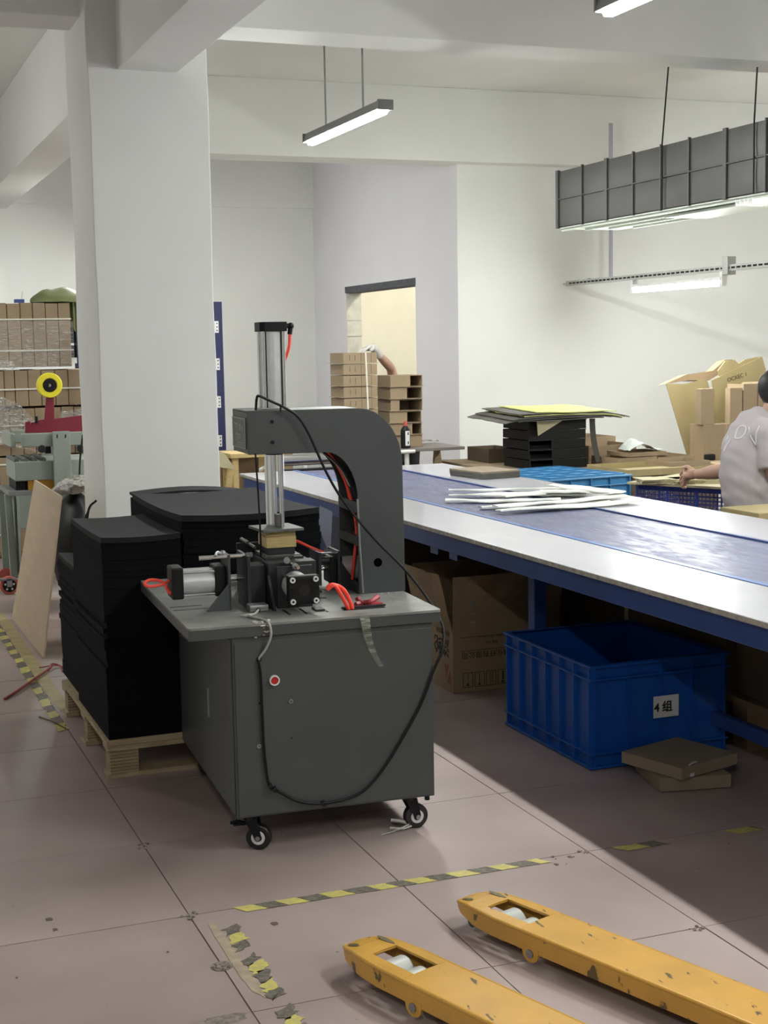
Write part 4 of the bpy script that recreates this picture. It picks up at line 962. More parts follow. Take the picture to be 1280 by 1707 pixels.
# left side print
def zl_(y, x=740): return at(x, y, 'x', cx).z
def yl_(x, y=1090): return at(x, y, 'x', cx).y
lettering('print', '涤纶', .085, 'ink', ct, (cx-.001, cy_+.035, zl_(1066)), (0, 1, 0), U, bold=.0015)
lettering('print', '化纤有限公司', .024, 'inkbrown', ct, (cx-.001, cy_+.03, zl_(1050)), (0, 1, 0), U)
put('triangle_mark', MB().poly([(cx-.0008, yl_(748, 1110), zl_(1106)), (cx-.0008, yl_(741, 1110), zl_(1105)), (cx-.0008, yl_(744, 1125), zl_(1128))], (.0006, 0, 0)).poly([(cx-.0008, yl_(746, 1130), zl_(1134)), (cx-.0008, yl_(753, 1130), zl_(1136)), (cx-.0008, yl_(750, 1110), zl_(1112))], (.0006, 0, 0)), 'inkred', ct)
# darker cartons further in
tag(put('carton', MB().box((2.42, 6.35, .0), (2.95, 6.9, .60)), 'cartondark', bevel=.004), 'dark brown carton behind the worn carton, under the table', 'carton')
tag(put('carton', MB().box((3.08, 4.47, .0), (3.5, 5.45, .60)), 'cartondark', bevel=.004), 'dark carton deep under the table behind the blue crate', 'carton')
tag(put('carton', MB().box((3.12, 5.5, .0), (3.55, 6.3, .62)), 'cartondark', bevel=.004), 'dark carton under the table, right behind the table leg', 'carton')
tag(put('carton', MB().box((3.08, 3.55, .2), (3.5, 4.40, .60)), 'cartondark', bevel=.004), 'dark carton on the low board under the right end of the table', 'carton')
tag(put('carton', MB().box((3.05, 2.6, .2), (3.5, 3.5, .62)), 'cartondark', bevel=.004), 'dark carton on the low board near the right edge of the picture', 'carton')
lb = thing('low_board', 'low board on blocks carrying the dark cartons under the table', 'board', (3.28, 3.6, 0))
put('board', MB().box((3.04, 2.5, .175), (3.54, 4.46, .198)), 'palwood2', lb)
for y in (2.6, 3.4, 4.3): put('block', MB().box((3.06, y, 0), (3.5, y+.09, .174)), 'palwood2', lb)
pc = at(1052, 985, 'y', 5.17)
tag(put('pale_post', MB().box((pc.x-.015, 5.17, .0), (pc.x+.015, 5.20, .55)), 'kraftpale'), 'pale wooden post under the table behind the blue crate', 'post')

def stack_crate(name, lab, x0, y0, x1, y1, z0, z1, m, n_long=5, n_short=2, lip=.018, parent_open=True, upside=False, rz=0, cat='crate', group=None):
    cxm, cym = (x0+x1)/2, (y0+y1)/2
    t = thing(name, lab, cat, (cxm, cym, z0), rz, group)
    hx, hy, H = (x1-x0)/2, (y1-y0)/2, z1-z0
    b = MB(); th = .006; tp = 0.0
    def ring(z, ins): return [(-hx+ins, -hy+ins, z), (hx-ins, -hy+ins, z), (hx-ins, hy-ins, z), (-hx+ins, hy-ins, z)]
    rings = [ring(0, lip+tp), ring(H, lip), ring(H, lip+th), ring(.012, lip+tp+th)]
    V = [[b.bm.verts.new(p) for p in r] for r in rings]
    for a, c in zip(V, V[1:]):
        for k in range(4): b.bm.faces.new((a[k], a[(k+1) % 4], c[(k+1) % 4], c[k]))
    b.bm.faces.new(V[0][::-1]); b.bm.faces.new(V[3])
    body = put('crate_body', b, m, t, 0, local=True)
    def band(nm, za, zb, o1, o0):
        m_ = MB(); pts = []
        for (r, z) in ((o1, za), (o1, zb), (o0, zb), (o0, za)):
            pts.append([m_.bm.verts.new(p) for p in ring(z, r)])
        for a, c in zip(pts, pts[1:]+pts[:1]):
            for k in range(4): m_.bm.faces.new((a[k], a[(k+1) % 4], c[(k+1) % 4], c[k]))
        put(nm, m_, m, t, .0025, local=True)
    band('rim', H-.010, H, 0, lip+.006); band('rim_flange', H-.055, H-.047, 0.0, lip+.004)
    band('base_band', .002, .012, .002, lip+tp+.002); band('base_band', .052, .060, .002, lip+tp+.002)
    for k in range(n_long+1):
        f = -hy+lip+.004+(2*hy-2*lip-.008)*k/n_long
        for sx in (-1, 1):
            put('rib', MB().box((sx*hx-sx*.003 if sx > 0 else -hx+.003, f-.003, .005), (sx*(hx-lip-.004), f+.003, H-.005)) if sx < 0 else MB().box((hx-lip-.004, f-.003, .005), (hx-.003, f+.003, H-.005)), m, t, local=True)
    for k in range(n_short+1):
        f = -hx+lip+.004+(2*hx-2*lip-.008)*k/n_short
        for sy in (-1, 1):
            lo, hi = sorted((sy*(hy-.003), sy*(hy-lip-.004)))
            put('rib', MB().box((f-.003, lo, .005), (f+.003, hi, H-.005)), m, t, local=True)
    if upside:
        for c in t.children:
            c.rotation_euler = (PI, 0, 0); c.location.z = H
    return t
BC = stack_crate('stacking_crate', 'large open blue plastic crate marked 4 组 on the floor by the table', 2.425, 4.325, 3.0, 5.02, .001, .375, 'crate', 6, 4)
yfr = 4.325+.002
a_ = at(1089, 1160, 'y', yfr); b2 = at(1131, 1158, 'y', yfr); z1_ = at(1110, 1159, 'y', yfr).z; z0_ = at(1110, 1195, 'y', yfr).z
lp = put('paper_label', MB().box((a_.x, yfr-.001, z0_), (b2.x, yfr, z1_)), 'paper', BC)
lettering('label_text', '4 组', .042, 'ink', lp, (a_.x+.003, yfr-.0015, z0_+(z1_-z0_)*.30), (1, 0, 0), (0, 0, 1), bold=.0012)
# flat brown gift boxes on the floor
def flatbox(name, lab, c, sx, sy_, z0, z1, rz, openend=False):
    t = thing(name, lab, 'box', (c[0], c[1], z0), rz)
    h = z1-z0
    put('lid', MB().box((-sx/2, -sy_/2, h*.0+.002), (sx/2, sy_/2, h)), 'smallbox', t, .0015, local=True)
    put('tray', MB().box((-sx/2+.004, -sy_/2+.004, 0.001), (sx/2-.004, sy_/2-.004, .0025)), 'greyboard', t, local=True)
    return t
flatbox('flat_box', 'lower flat brown box on the floor in front of the blue crate', (2.665, 4.115), .25, .25, 0.001, .048, R(-12))
c1 = at(1050, 1262, 'z', .095); c2 = at(1115, 1305, 'z', .09)
tb2 = flatbox('flat_box', 'upper flat brown box resting askew on the lower one', (2.665, 4.135), .285, .27, .050, .092, R(16))
put('torn_label', MB().box((-.10, -.1365, .006), (-.08, -.1352, .016), ).tube([(-.10, -.13, .043), (-.08, -.125, .046), (-.05, -.12, .045)], .003, 5), 'paper', tb2, local=True)

# ================================================================== FLOOR MARKINGS AND LITTER
def tape(pts_a, pts_b, stripe, lab, wob=.004, seed=0, first='tapeY', gone=0.):
    """flat strip between two edges, made of alternating stripe pieces"""
    rnd = random.Random(seed); a, b_ = Vector(pts_a), Vector(pts_b); d = b_-a; L_ = d.length; d.normalize(); n = Vector((-d.y, d.x, 0)); hw = .021
    t = thing('floor_tape', lab, 'tape', (a+b_)/2)
    s = 0; k = 0
    while s < L_-.004:
        e = min(L_, s+stripe*rnd.uniform(.85, 1.15))
        if rnd.random() >= gone:
            sk_ = .028
            P_ = [a+d*(s+sk_*(.5))-n*hw, a+d*(e+sk_*.5)-n*hw, a+d*(e-sk_*.5)+n*hw, a+d*(s-sk_*.5)+n*hw]
            edge = []
            for i in range(4):
                p, q2 = P_[i], P_[(i+1) % 4]
                for j in range(4):
                    r = p.lerp(q2, j/4); edge.append(Vector((r.x+rnd.uniform(-wob, wob)*(i in (1, 3) or wob > .004), r.y+rnd.uniform(-wob, wob)*.6, .0012)))
            m = ('tapeY', 'tapeK')[(k+(first == 'tapeK')) % 2]
            put('yellow_stripe' if m == 'tapeY' else 'black_stripe', MB().poly(edge, (0, 0, .0006)), m, t)
        s = e; k += 1
    return t
tape((.955, 3.612, 0), (1.87, 3.612, 0), .063, 'long yellow and black hazard tape across the floor before the press', .0025, 1)
tape((2.12, 3.604, 0), (2.26, 3.604, 0), .07, 'short torn hazard tape at the edge of the table shadow', .004, 2)
tape((2.50, 3.595, 0), (2.60, 3.595, 0), .1, 'small yellow tape scrap on the shaded floor', .003, 3)
tape((.90, 3.56, 0), (.885, 2.35, 0), .05, 'worn hazard tape running toward the lower edge of the picture', .009, 4, gone=.12)
tape((.80, 5.68, 0), (.80, 8.6, 0), .11, 'hazard tape along the floor at the left edge of the picture', .0055, 5)
tape((1.74, 4.87, 0), (1.96, 4.88, 0), .12, 'dull yellow tape piece on the floor right of the press', .003, 6)
def patch(lab, x0, y0, x1, y1, m, seed, amp, cat='glue residue', z=.0008):
    rnd = random.Random(seed); pts = []; N = 40
    for k in range(N):
        a = 2*PI*k/N; r = 1+amp*noise.noise(Vector((math.cos(a)*2+seed, math.sin(a)*2, seed)))
        pts.append(((x0+x1)/2+(x1-x0)/2*r*math.copysign(abs(math.cos(a))**.5, math.cos(a)), (y0+y1)/2+(y1-y0)/2*r*math.copysign(abs(math.sin(a))**.5, math.sin(a)), z))
    return tag(put('stain_patch' if cat == 'stain' else 'glue_patch', MB().poly(pts, (0, 0, .0004)), m), lab, cat)
patch('yellowish glue residue beside the left hazard tape', .825, 5.95, .885, 8.5, mat('yellow residue', (.36, .30, .15), .6, var=.18, vscale=12), 1, .1)
patch('greyish glue residue on the floor at the corner of the hazard tapes', .845, 3.1, .875, 3.55, 'residue', 2, .3)
db = MB()
def crumbs(x, y, r, n, seed, s0=.002, s1=.007):
    rnd = random.Random(seed)
    for k in range(n):
        a = rnd.random()*6.28; q2 = r*math.sqrt(rnd.random()); db.ball((x+q2*math.cos(a), y+q2*math.sin(a), .002), rnd.uniform(s0, s1), (1, 1, .5), 6)
for (px_, py_, r, n) in ((370, 1611, .022, 26), (318, 1529, .03, 14), (236, 1411, .03, 10), (972, 1421, .015, 6), (1162, 1549, .02, 12), (940, 1435, .05, 8)):
    g_ = at(px_, py_, 'z', 0); crumbs(g_.x, g_.y, r, n, int(px_))
o = put('floor_crumbs', db, 'debris', fl); o['kind'] = 'stuff'
g_ = at(370, 1611, 'z', 0)
tag(put('floor_pit', MB().cyl((g_.x, g_.y, .0004), (g_.x, g_.y, .0012), .027, 18), 'debris'), 'chipped round pit in the floor left of the worn hazard tape', 'pit')
g_ = at(385, 1695, 'z', 0)
patch('bare cement patch in the floor at the bottom edge', g_.x-.06, g_.y-.03, g_.x+.03, g_.y+.012, 'debris', 8, .3, 'patch')
for (px_, py_, r) in ((82, 1533, .009), (92, 1550, .006), (458, 1540, .008), (28, 1630, .003), (280, 1587, .003)):
    g_ = at(px_, py_, 'z', 0); patch({82: 'larger of the two close dark spots on the left floor', 92: 'smaller of the two close dark spots on the left floor', 458: 'dark oval spot just below the long hazard tape', 28: 'tiny dark speck nearest the lower left corner', 280: 'tiny dark speck left of the chipped floor pit'}[px_], g_.x-r, g_.y-r*1.3, g_.x+r, g_.y+r*1.3, mat('stain', (.12, .09, .085), .6), px_, .3, 'stain')['group'] = 'dark stain spots on the floor'
ra, rb = at(8, 1167, 'z', 0), at(85, 1116, 'z', 0)
tag(put('red_twine', MB().tube([(ra.x, ra.y, .005), (ra.x*.6+rb.x*.4, ra.y*.6+rb.y*.4-.02, .01), (rb.x, rb.y, .012)], .0065, 6).tube([(rb.x-.02, rb.y-.05, .006), (rb.x+.01, rb.y+.03, .02), (rb.x+.05, rb.y+.02, .006), (rb.x+.04, rb.y-.1, .006)], .004, 5).tube([(rb.x-.05, rb.y+.04, .006), (rb.x+.04, rb.y, .014), (rb.x+.10, rb.y-.22, .005)], .003, 5), 'redtape'), 'strip of red plastic twine across the hazard tape', 'twine')
ra, rb = at(65, 1196, 'z', 0), at(110, 1216, 'z', 0)
tag(put('twig', MB().tube([(ra.x, ra.y, .003), ((ra.x+rb.x)/2+.004, (ra.y+rb.y)/2, .006), (rb.x, rb.y, .003)], .0028, 6), mat('stick', (.10, .07, .03), .8)), 'thin dark stick on the floor left of the pallet', 'stick')

# ================================================================== PALLET TRUCK FORKS
pt = thing('pallet_truck', 'yellow hand pallet truck, its two forks reaching in from the lower right', 'pallet truck', (1.6, 2.6, 0))
# direction of the forks measured on the floor plane
dv = (at(1280, 1657, 'z', .085)-at(930, 1521, 'z', .085)); dv.z = 0; dv.normalize()
nv = Vector((-dv.y, dv.x, 0))           # to the far side
ZT = .085
def fork(tip, L_, W=.145):
    def T(s, n, z): p = tip+dv*s+nv*n; return (p.x, p.y, z)
    # outline of the top: rounded tapered nose then straight
    prof = [(0, .022), (.004, .034), (.03, .05), (.09, .064), (.17, W/2)]
    b = MB(); hs, he, hw_ = .115, .262, .037     # roller window
    half = prof+[(hs, None)]
    def wid(s):
        for (a, wa), (c, wc) in zip(prof, prof[1:]):
            if s <= c: return wa+(wc-wa)*(s-a)/(c-a)
        return W/2
    ss = [0, .004, .03, .06, .09, hs, .17, he, L_]
    def drop(s): return -.016*max(0, 1-s/.09)**2
    # top skin with window: left strip, right strip, solid elsewhere
    for a, c in zip(ss, ss[1:]):
        wa, wc = wid(a), wid(c)
        if a >= hs and c <= he+1e-6:
            for sd in (-1, 1):
                i0, i1 = hw_*sd, hw_*sd
                b.poly([T(a, i0, ZT+drop(a)), T(c, i1, ZT+drop(c)), T(c, sd*wc, ZT+drop(c)-.002), T(a, sd*wa, ZT+drop(a)-.002)], (0, 0, -.006))
        else:
            b.poly([T(a, -wa, ZT+drop(a)-.002), T(c, -wc, ZT+drop(c)-.002), T(c, 0, ZT+drop(c)), T(c, wc, ZT+drop(c)-.002), T(a, wa, ZT+drop(a)-.002), T(a, 0, ZT+drop(a))], (0, 0, -.006))
    # side skirts
    def bot(s): return .034 if s > .10 else .034+.018*(1-s/.10)
    for sd in (-1, 1):
        for a, c in zip(ss, ss[1:]):
            wa, wc = wid(a), wid(c)
            b.poly([T(a, sd*wa, ZT+drop(a)-.002), T(c, sd*wc, ZT+drop(c)-.002), T(c, sd*wc, bot(c)), T(a, sd*wa, bot(a))], Vector(T(0, -sd*.005, 0))-Vector(T(0, 0, 0)))
    b.poly([T(0, -.022, ZT-.018), T(0, .022, ZT-.018), T(0, .022, bot(0)), T(0, -.022, bot(0))], dv*.005)
    for sd in (-1, 1): b.tube([T(s_, sd*(wid(s_)-.0035), ZT+drop(s_)-.0065) for s_ in ss], .0058, 10, 1)
    fk = put('fork', b, 'yellow', pt)
    for p_ in fk.data.polygons: p_.use_smooth = True
    fk.data.set_sharp_from_angle(angle=R(30))
    # rim of the window
    # rollers
    for (s, r) in ((.158, .036), (.222, .033)):
        a, c = Vector(T(s, -.031, .004+r)), Vector(T(s, .031, .004+r))
        rw = put('load_roller', MB().cyl(a, c, r, 28), 'wheel', fk, .005, True)
        put('roller_core', MB().cyl(a-nv*.002, c+nv*.002, .013, 14), 'alus', fk)
    put('roller_bracket', MB().poly([T(.11, -.0355, .05), T(.27, -.0355, .05), T(.26, -.0355, .03), T(.12, -.0355, .025)], nv*.003).poly([T(.11, .0355, .05), T(.27, .0355, .05), T(.26, .0355, .03), T(.12, .0355, .025)], -nv*.003), 'dark', fk)
    put('worn_patch', MB().poly([T(.035+.018*math.cos(R(k*30)), -.028+.009*math.sin(R(k*30)), ZT+drop(.035+.018*math.cos(R(k*30)))-.0002) for k in range(12)], (0, 0, .0006)), 'bare', fk)
    put('worn_patch', MB().poly([T(.075+.032*math.cos(R(k*30)), .040+.007*math.sin(R(k*30)), ZT+drop(.075)+.0-.0006) for k in range(12)], (0, 0, .0008)), 'bare', fk)
    # side ear with pivot bolt
    s0 = .30
    ear = put('pivot_ear', MB().poly([T(s0-.028, -W/2-.001, .046)]+[T(s0+.026*math.cos(R(a)), -W/2-.001, .030+.022*math.sin(R(a))) for a in range(180, 361, 20)]+[T(s0+.028, -W/2-.001, .046)], nv*.006), 'yellow', fk)
    put('pivot_bolt', MB().cyl(T(s0, -W/2-.005, .030), T(s0, -W/2, .030), .011, 14), 'alus', ear)
    put('entry_roller', MB().cyl(T(.05, -.03, .022), T(.05, .03, .022), .014, 14), 'midsteel', fk)
    put('push_rod', MB().cyl(T(.3, 0, .03), T(L_, 0, .03), .01, 8), 'dark', fk)
    return T
def mid(p, q2): return (p+q2)/2
t2 = at(772, 1497, 'z', .06); t1 = at(584, 1572, 'z', .06)
T2 = fork(Vector((t2.x, t2.y, 0))+dv*.012, 1.34)
T1 = fork(Vector((t1.x, t1.y, 0))+dv*.012, 1.34)
# rest of the truck, outside the picture
e1, e2 = Vector(T1(1.34, 0, 0)), Vector(T2(1.34, 0, 0)); em = (e1+e2)/2
cbk = MB().poly([e1-nv*.08+Vector((0, 0, .04)), e2+nv*.08+Vector((0, 0, .04)), e2+nv*.08+Vector((0, 0, .13)), em+nv*.1+Vector((0, 0, .42)), em-nv*.1+Vector((0, 0, .42)), e1-nv*.08+Vector((0, 0, .13))], dv*.08)
put('truck_head', cbk, 'yellow', pt, .004)
hh = em+dv*.14
put('pump_body', MB().cyl(hh+Vector((0, 0, .18)), hh+Vector((0, 0, .48)), .045, 20), 'yellow', pt)
for s_w in (-.055, .055):
    put('steer_wheel', MB().cyl(hh+nv*(s_w-.025)+Vector((0, 0, .09)), hh+nv*(s_w+.025)+Vector((0, 0, .09)), .09, 28), 'blackgloss', pt, .006)
put('steer_axle', MB().cyl(hh-nv*.08+Vector((0, 0, .09)), hh+nv*.08+Vector((0, 0, .09)), .012, 10).cyl(hh+Vector((0, 0, .09)), hh+Vector((0, 0, .2)), .02, 10), 'dark', pt)
put('handle', MB().tube([hh+Vector((0, 0, .46)), hh+dv*.08+Vector((0, 0, .8)), hh+dv*.14+Vector((0, 0, 1.05))], .017, 10), 'yellow', pt)
put('grip_loop', MB().tube([hh+dv*.14+Vector((0, 0, 1.05)), hh+dv*.15+nv*.12+Vector((0, 0, 1.1)), hh+dv*.17+nv*.1+Vector((0, 0, 1.22)), hh+dv*.17-nv*.1+Vector((0, 0, 1.22)), hh+dv*.15-nv*.12+Vector((0, 0, 1.1)), hh+dv*.14+Vector((0, 0, 1.05))], .013, 8), 'black', pt)

# ================================================================== ON THE TABLE
# pale folded fabric strips
def strip(p, q2, wid, z, name_lab, bend=.0, grp=None, amp=.008, seed=0, thick=.006):
    a, b_ = at(*p, 'z', TZ+.01), at(*q2, 'z', TZ+.01); a.z = b_.z = z; d = (b_-a).normalized(); n = Vector((-d.y, d.x, 0))
    def fn(u, v):
        w_ = wid*(.55+.45*min(1, u*3))*(v-.5)
        return a*(1-u)+b_*u+n*(w_+bend*math.sin(PI*u))+Vector((0, 0, max(0, amp*(.6+noise.noise(Vector((u*4+seed, v*1.5, seed)))))+thick))
    o = put('fabric_strip', MB().sheet(fn, 18, 4, thick), 'cloth', smooth=True)
    return tag(o, name_lab, 'fabric')
zt_ = TZ+.001
lay = [((742, 834), (935, 832), .05, .0), ((748, 826), (975, 822), .05, .004), ((748, 820), (960, 815), .045, .008), ((800, 845), (1010, 833), .05, .0),
       ((830, 853), (1060, 836), .055, .004), ((838, 833), (985, 818), .05, .016), ((825, 848), (1040, 830), .05, .012), ((900, 826), (1035, 826), .07, .022), ((915, 818), (1030, 831), .06, .030)]
names = ['lowest pale fabric strip reaching farthest left on the belt', 'second pale fabric strip from the left of the heap', 'upper left pale fabric strip of the heap', 'pale fabric strip in the middle of the heap',
         'pale fabric strip nearest the press, at the lower right of the heap', 'short pale strip crossing the heap', 'long pale strip above the lowest right one', 'wide pale strip on the right of the heap', 'topmost pale fabric strip of the heap']
for k, ((p, q2, wd, dz), nm) in enumerate(zip(lay, names)):
    strip(p, q2, wd*1.75, zt_+dz, nm, bend=.01*((k % 3)-1), seed=k*3.1)
# dark folders
fa = [at(x, y, 'z', .765) for x, y in ((768, 797), (806, 801), (836, 797), (806, 785))]
for k in range(4):
    c = Vector((3.475, 7.42, 0)); z = TZ+.001+k*.0105
    tag(put('folder', MB().box((c.x-.13+random.uniform(-.004, .004), c.y-.17, z), (c.x+.13, c.y+.17, z+.0095), rz=R(6+k)), 'smallbox' if k == 3 else 'greyboard', bevel=.001),
        ('lowest dark board folder in the pile on the far strip', 'second dark board folder from the bottom of the pile', 'third dark board folder of the pile', 'tan topped folder uppermost in the dark pile')[k], 'folder')

# ================================================================== BEYOND THE TABLE: CRATES, TRAYS, BOXES
# light blue crates, upper one upside down with ribbed bottom showing
lx, lyy = 4.10, 7.74
stack_crate('stacking_crate', 'lower light blue crate beyond the table, under the upturned one', lx-.31, lyy-.36, lx+.31, lyy+.36, .001, .355, 'cratelight', 6, 4, rz=R(8))
uc = stack_crate('stacking_crate', 'upturned light blue crate with a ribbed bottom beyond the table', lx-.31, lyy-.36, lx+.31, lyy+.36, .357, .715, 'cratelight', 6, 4, upside=True, rz=R(8))
for k in range(5):
    put('bottom_rib', MB().box((-.28+.135*k, -.33, .358), (-.272+.135*k, .33, .366)), 'cratelight', uc, local=True)
for k in range(6):
    put('bottom_rib', MB().box((-.28, -.33+.13*k, .358), (.272, -.322+.13*k, .366)), 'cratelight', uc, local=True)
# mesh crates carrying a board
ang = math.atan2(6.48-7.01, 4.40-4.11)
bd = Vector((math.cos(ang), math.sin(ang), 0)); bn = Vector((-bd.y, bd.x, 0))
ZBd = .72
c0 = Vector((4.11, 7.01, 0))+bd*.34+bn*.32
def mesh_crate(c, z0, z1, lab):
    t = thing('mesh_crate', lab, 'crate', (c.x, c.y, z0), ang); H = z1-z0; hx, hy = .29, .21
    put('crate_floor', MB().box((-hx, -hy, 0), (hx, hy, .006)), 'cratenavy', t, local=True)
    put('rim', MB().box((-hx, -hy, H-.03), (hx, -hy+.008, H)).box((-hx, hy-.008, H-.03), (hx, hy, H)).box((-hx, -hy+.008, H-.03), (-hx+.008, hy-.008, H)).box((hx-.008, -hy+.008, H-.03), (hx, hy-.008, H)), 'cratenavy', t, local=True)
    m_ = MB()
    for k in range(25):
        x = -hx+.004+k*(2*hx-.008)/24; m_.box((x-.002, -hy+.001, 0), (x+.002, -hy+.006, H-.03)); m_.box((x-.002, hy-.006, 0), (x+.002, hy-.001, H-.03))
    for k in range(18):
        y = -hy+.004+k*(2*hy-.008)/17; m_.box((-hx+.001, y-.002, 0), (-hx+.006, y+.002, H-.03)); m_.box((hx-.006, y-.002, 0), (hx-.001, y+.002, H-.03))
    for k in range(1, 14):
        z = k*(H-.03)/14; m_.box((-hx, -hy+.001, z-.002), (hx, -hy+.006, z+.002)).box((-hx, hy-.006, z-.002), (hx, hy-.001, z+.002)).box((-hx+.001, -hy, z-.002), (-hx+.006, hy, z+.002)).box((hx-.006, -hy, z-.002), (hx-.001, hy, z+.002))
    o = put('mesh_wall', m_, 'cratenavy', t, local=True); o['kind'] = 'stuff'
    for x in (-hx, -hx/3, hx/3-.014, hx-.014):
        put('post', MB().box((x, -hy-.003, 0), (x+.014, -hy+.006, H)), 'cratenavy', t, local=True)
for i, z0 in enumerate((.001, .352)):
    mesh_crate(c0, z0, z0+.348, ('lower', 'upper')[i]+' navy mesh crate under the work board of the seated person')
mesh_crate(c0+bd*.60+bn*.09, .352, .700, 'navy mesh crate beside the shirt of the seated person')
mesh_crate(c0+bd*.60+bn*.09, .001, .349, 'bottom navy mesh crate beside the shirt of the seated person')
wb = c0+bd*.28
tag(put('work_board', MB().poly([wb-bd*.60-bn*.26, wb+bd*.64-bn*.26, wb+bd*.64+bn*.42, wb-bd*.60+bn*.42], (0, 0, .014)), 'kraftpale', bevel=.002), 'pale board laid over the navy mesh crates', 'board').location.z = .701
# flat grey board pieces on the board
nm5 = ['bottom', 'second', 'third', 'fourth', 'top']
pc_ = at(1135, 800, 'z', .73)
for q, px_ in enumerate((1105, 1160)):
    c = at(px_, 800, 'z', .735)
    for k in range(4):
        z = .716+k*.007; r = R(-8+k*5+q*6)
        tag(put('board_piece', MB().poly([(-.13, -.09, 0), (-.03, -.09, 0), (-.025, -.075, 0), (.025, -.075, 0), (.03, -.09, 0), (.13, -.09, 0), (.13, .10, 0), (.02, .10, 0), (.015, .085, 0), (-.02, .085, 0), (-.025, .10, 0), (-.13, .10, 0)], (0, 0, .005)), 'kraftpale', local=True),
            f'{nm5[k] if k < 3 else "top"} notched pale card of the {("left", "right")[q]} pile on the work board', 'card piece').matrix_world = Matrix.Translation((c.x+random.uniform(-.01, .01)+.02, c.y+.04, z)) @ Matrix.Rotation(r+R(-20), 4, 'Z')
# low sorting table behind, carrying trays and boxes
sz2 = .655
wt2 = thing('sorting_table', 'low table behind the crates carrying trays and brown boxes', 'table', (5.1, 8.9, 0))
put('table_top', MB().box((4.18, 8.32, sz2-.02), (5.95, 9.75, sz2)), 'kraft', wt2, .002)
for x in (4.22, 5.88):
    for y in (8.36, 9.68): put('leg', MB().box((x, y, 0), (x+.04, y+.04, sz2-.021)), 'navy', wt2)
# black trays
tx0, tx1, tyf = 4.37, 4.80, 8.62
zz0 = sz2+.001; hT = .066
for k in range(5):
    z = zz0+k*hT; dx = random.uniform(-.008, .008)
    t = thing('black_tray', ('lowest', 'second lowest', 'middle', 'second highest', 'uppermost')[k]+' black tray in the stack under the board sheets', 'tray', ((tx0+tx1)/2, tyf+.2, z), 0, 'black trays in the stack')
    a, c = tx0+dx, tx1+dx
    put('tray_base', MB().box((a, tyf, z+.0005), (c, tyf+.4, z+.006)), 'black', t)
    put('tray_wall', MB().box((a, tyf+.394, z+.006), (c, tyf+.4, z+hT-.006)), 'black', t)
    put('tray_wall', MB().box((a, tyf+.002, z+.006), (a+.006, tyf+.394, z+hT-.006)), 'black', t)
    put('tray_wall', MB().box((c-.006, tyf+.002, z+.006), (c, tyf+.394, z+hT-.006)), 'black', t)
    x_f = a if k > 2 else a+.17
    put('tray_wall', MB().box((x_f, tyf, z+.006), (c, tyf+.006, z+hT-.006)), 'black', t)
    put('tray_rim', MB().box((a-.004, tyf-.004, z+hT-.006), (c+.004, tyf+.012, z+hT-.002)), 'dark', t)
zt2 = zz0+5*hT
sheets = [((-.30, -.12), (.52, .05), 12, 'greyboard', 'lowest dark board sheet on the black trays'), ((-.40, -.10), (.55, .14), -6, 'greyboard', 'dark board sheet poking out on the left of the trays'), ((-.34, -.05), (.62, .02), 3, 'greyboard', 'third board sheet over the black trays'),
          ((-.30, -.1), (.6, .1), -4, 'kraftgreen', 'fourth board sheet over the black trays'), ((-.22, -.1), (.62, .1), 6, 'greyboard', 'fifth board sheet over the black trays'), ((-.15, -.1), (.60, .08), -2, 'kraftgreen', 'yellow green board sheet on top of the tray stack')]
cxs = (tx0+tx1)/2+.0
for k, (lo, hi, rr, m, lab) in enumerate(sheets):
    z = zt2+.008+k*.010
    x0_, x1_ = cxs+(-.34, -.44, -.38, -.30, -.33, -.20)[k], cxs+(.30, .36, .44, .46, .50, .40)[k]
    def fn(u, v, x0_=x0_, x1_=x1_, z=z, k=k):
        x = x0_+(x1_-x0_)*u; over = max(0, abs(x-cxs)-.27)
        jag_ = .03*noise.noise(Vector((v*4+k*3, u*3, k)))
        return (x+jag_, tyf-.10+.60*v+.03*noise.noise(Vector((u*4, k*5, 0))), z-over*over*(.7+.4*(k == 0))-.004*math.sin(u*5+k)+.022*v)
    tag(put('board_sheet', MB().sheet(fn, 16, 6, .006), m), lab, 'board sheet')
tag(put('board_scrap', MB().poly([(4.40, tyf-.05, zt2), (4.60, tyf-.05, zt2), (4.41, tyf-.05, zt2-.10)], (0, -.006, 0)), 'kraftpale'), 'pale triangular flap hanging over the front of the black trays', 'flap')
tag(put('board_scrap', MB().sheet(lambda u, v: (tx1+.02+.03*u+.05*v*v, tyf-.02-.02*u, zt2-.0-.30*v), 4, 8, Vector((0, -.005, 0))), 'greyboard'), 'dark strip hanging down the right of the black trays', 'flap')
# brown open boxes on the sorting table
def tray_box(x0, y0, x1, y1, z0, z1, lab, m='kraft', div=False, cat='box', grp=None, name='card_tray'):
    t = thing(name, lab, cat, ((x0+x1)/2, (y0+y1)/2, z0), 0, grp)
    th = .005
    put('tray_base', MB().box((x0, y0, z0), (x1, y1, z0+.004)), m, t)
    put('side_wall', MB().box((x0, y0, z0+.004), (x1, y0+th, z1)), m, t)
    put('side_wall', MB().box((x0, y1-th, z0+.004), (x1, y1, z1)), m, t)
    put('side_wall', MB().box((x0, y0+th, z0+.004), (x0+th, y1-th, z1)), m, t)
    put('side_wall', MB().box((x1-th, y0+th, z0+.004), (x1, y1-th, z1)), m, t)
    if div: put('divider', MB().box(((x0+x1)/2-.002, y0+th, z0+.004), ((x0+x1)/2+.002, y1-th, z1-.004)), m, t)
    return t
z = sz2+.001
tray_box(4.37, 9.25, 4.60, 9.62, z, z+.10, 'small dark brown open box left of the black trays', 'cartondark')
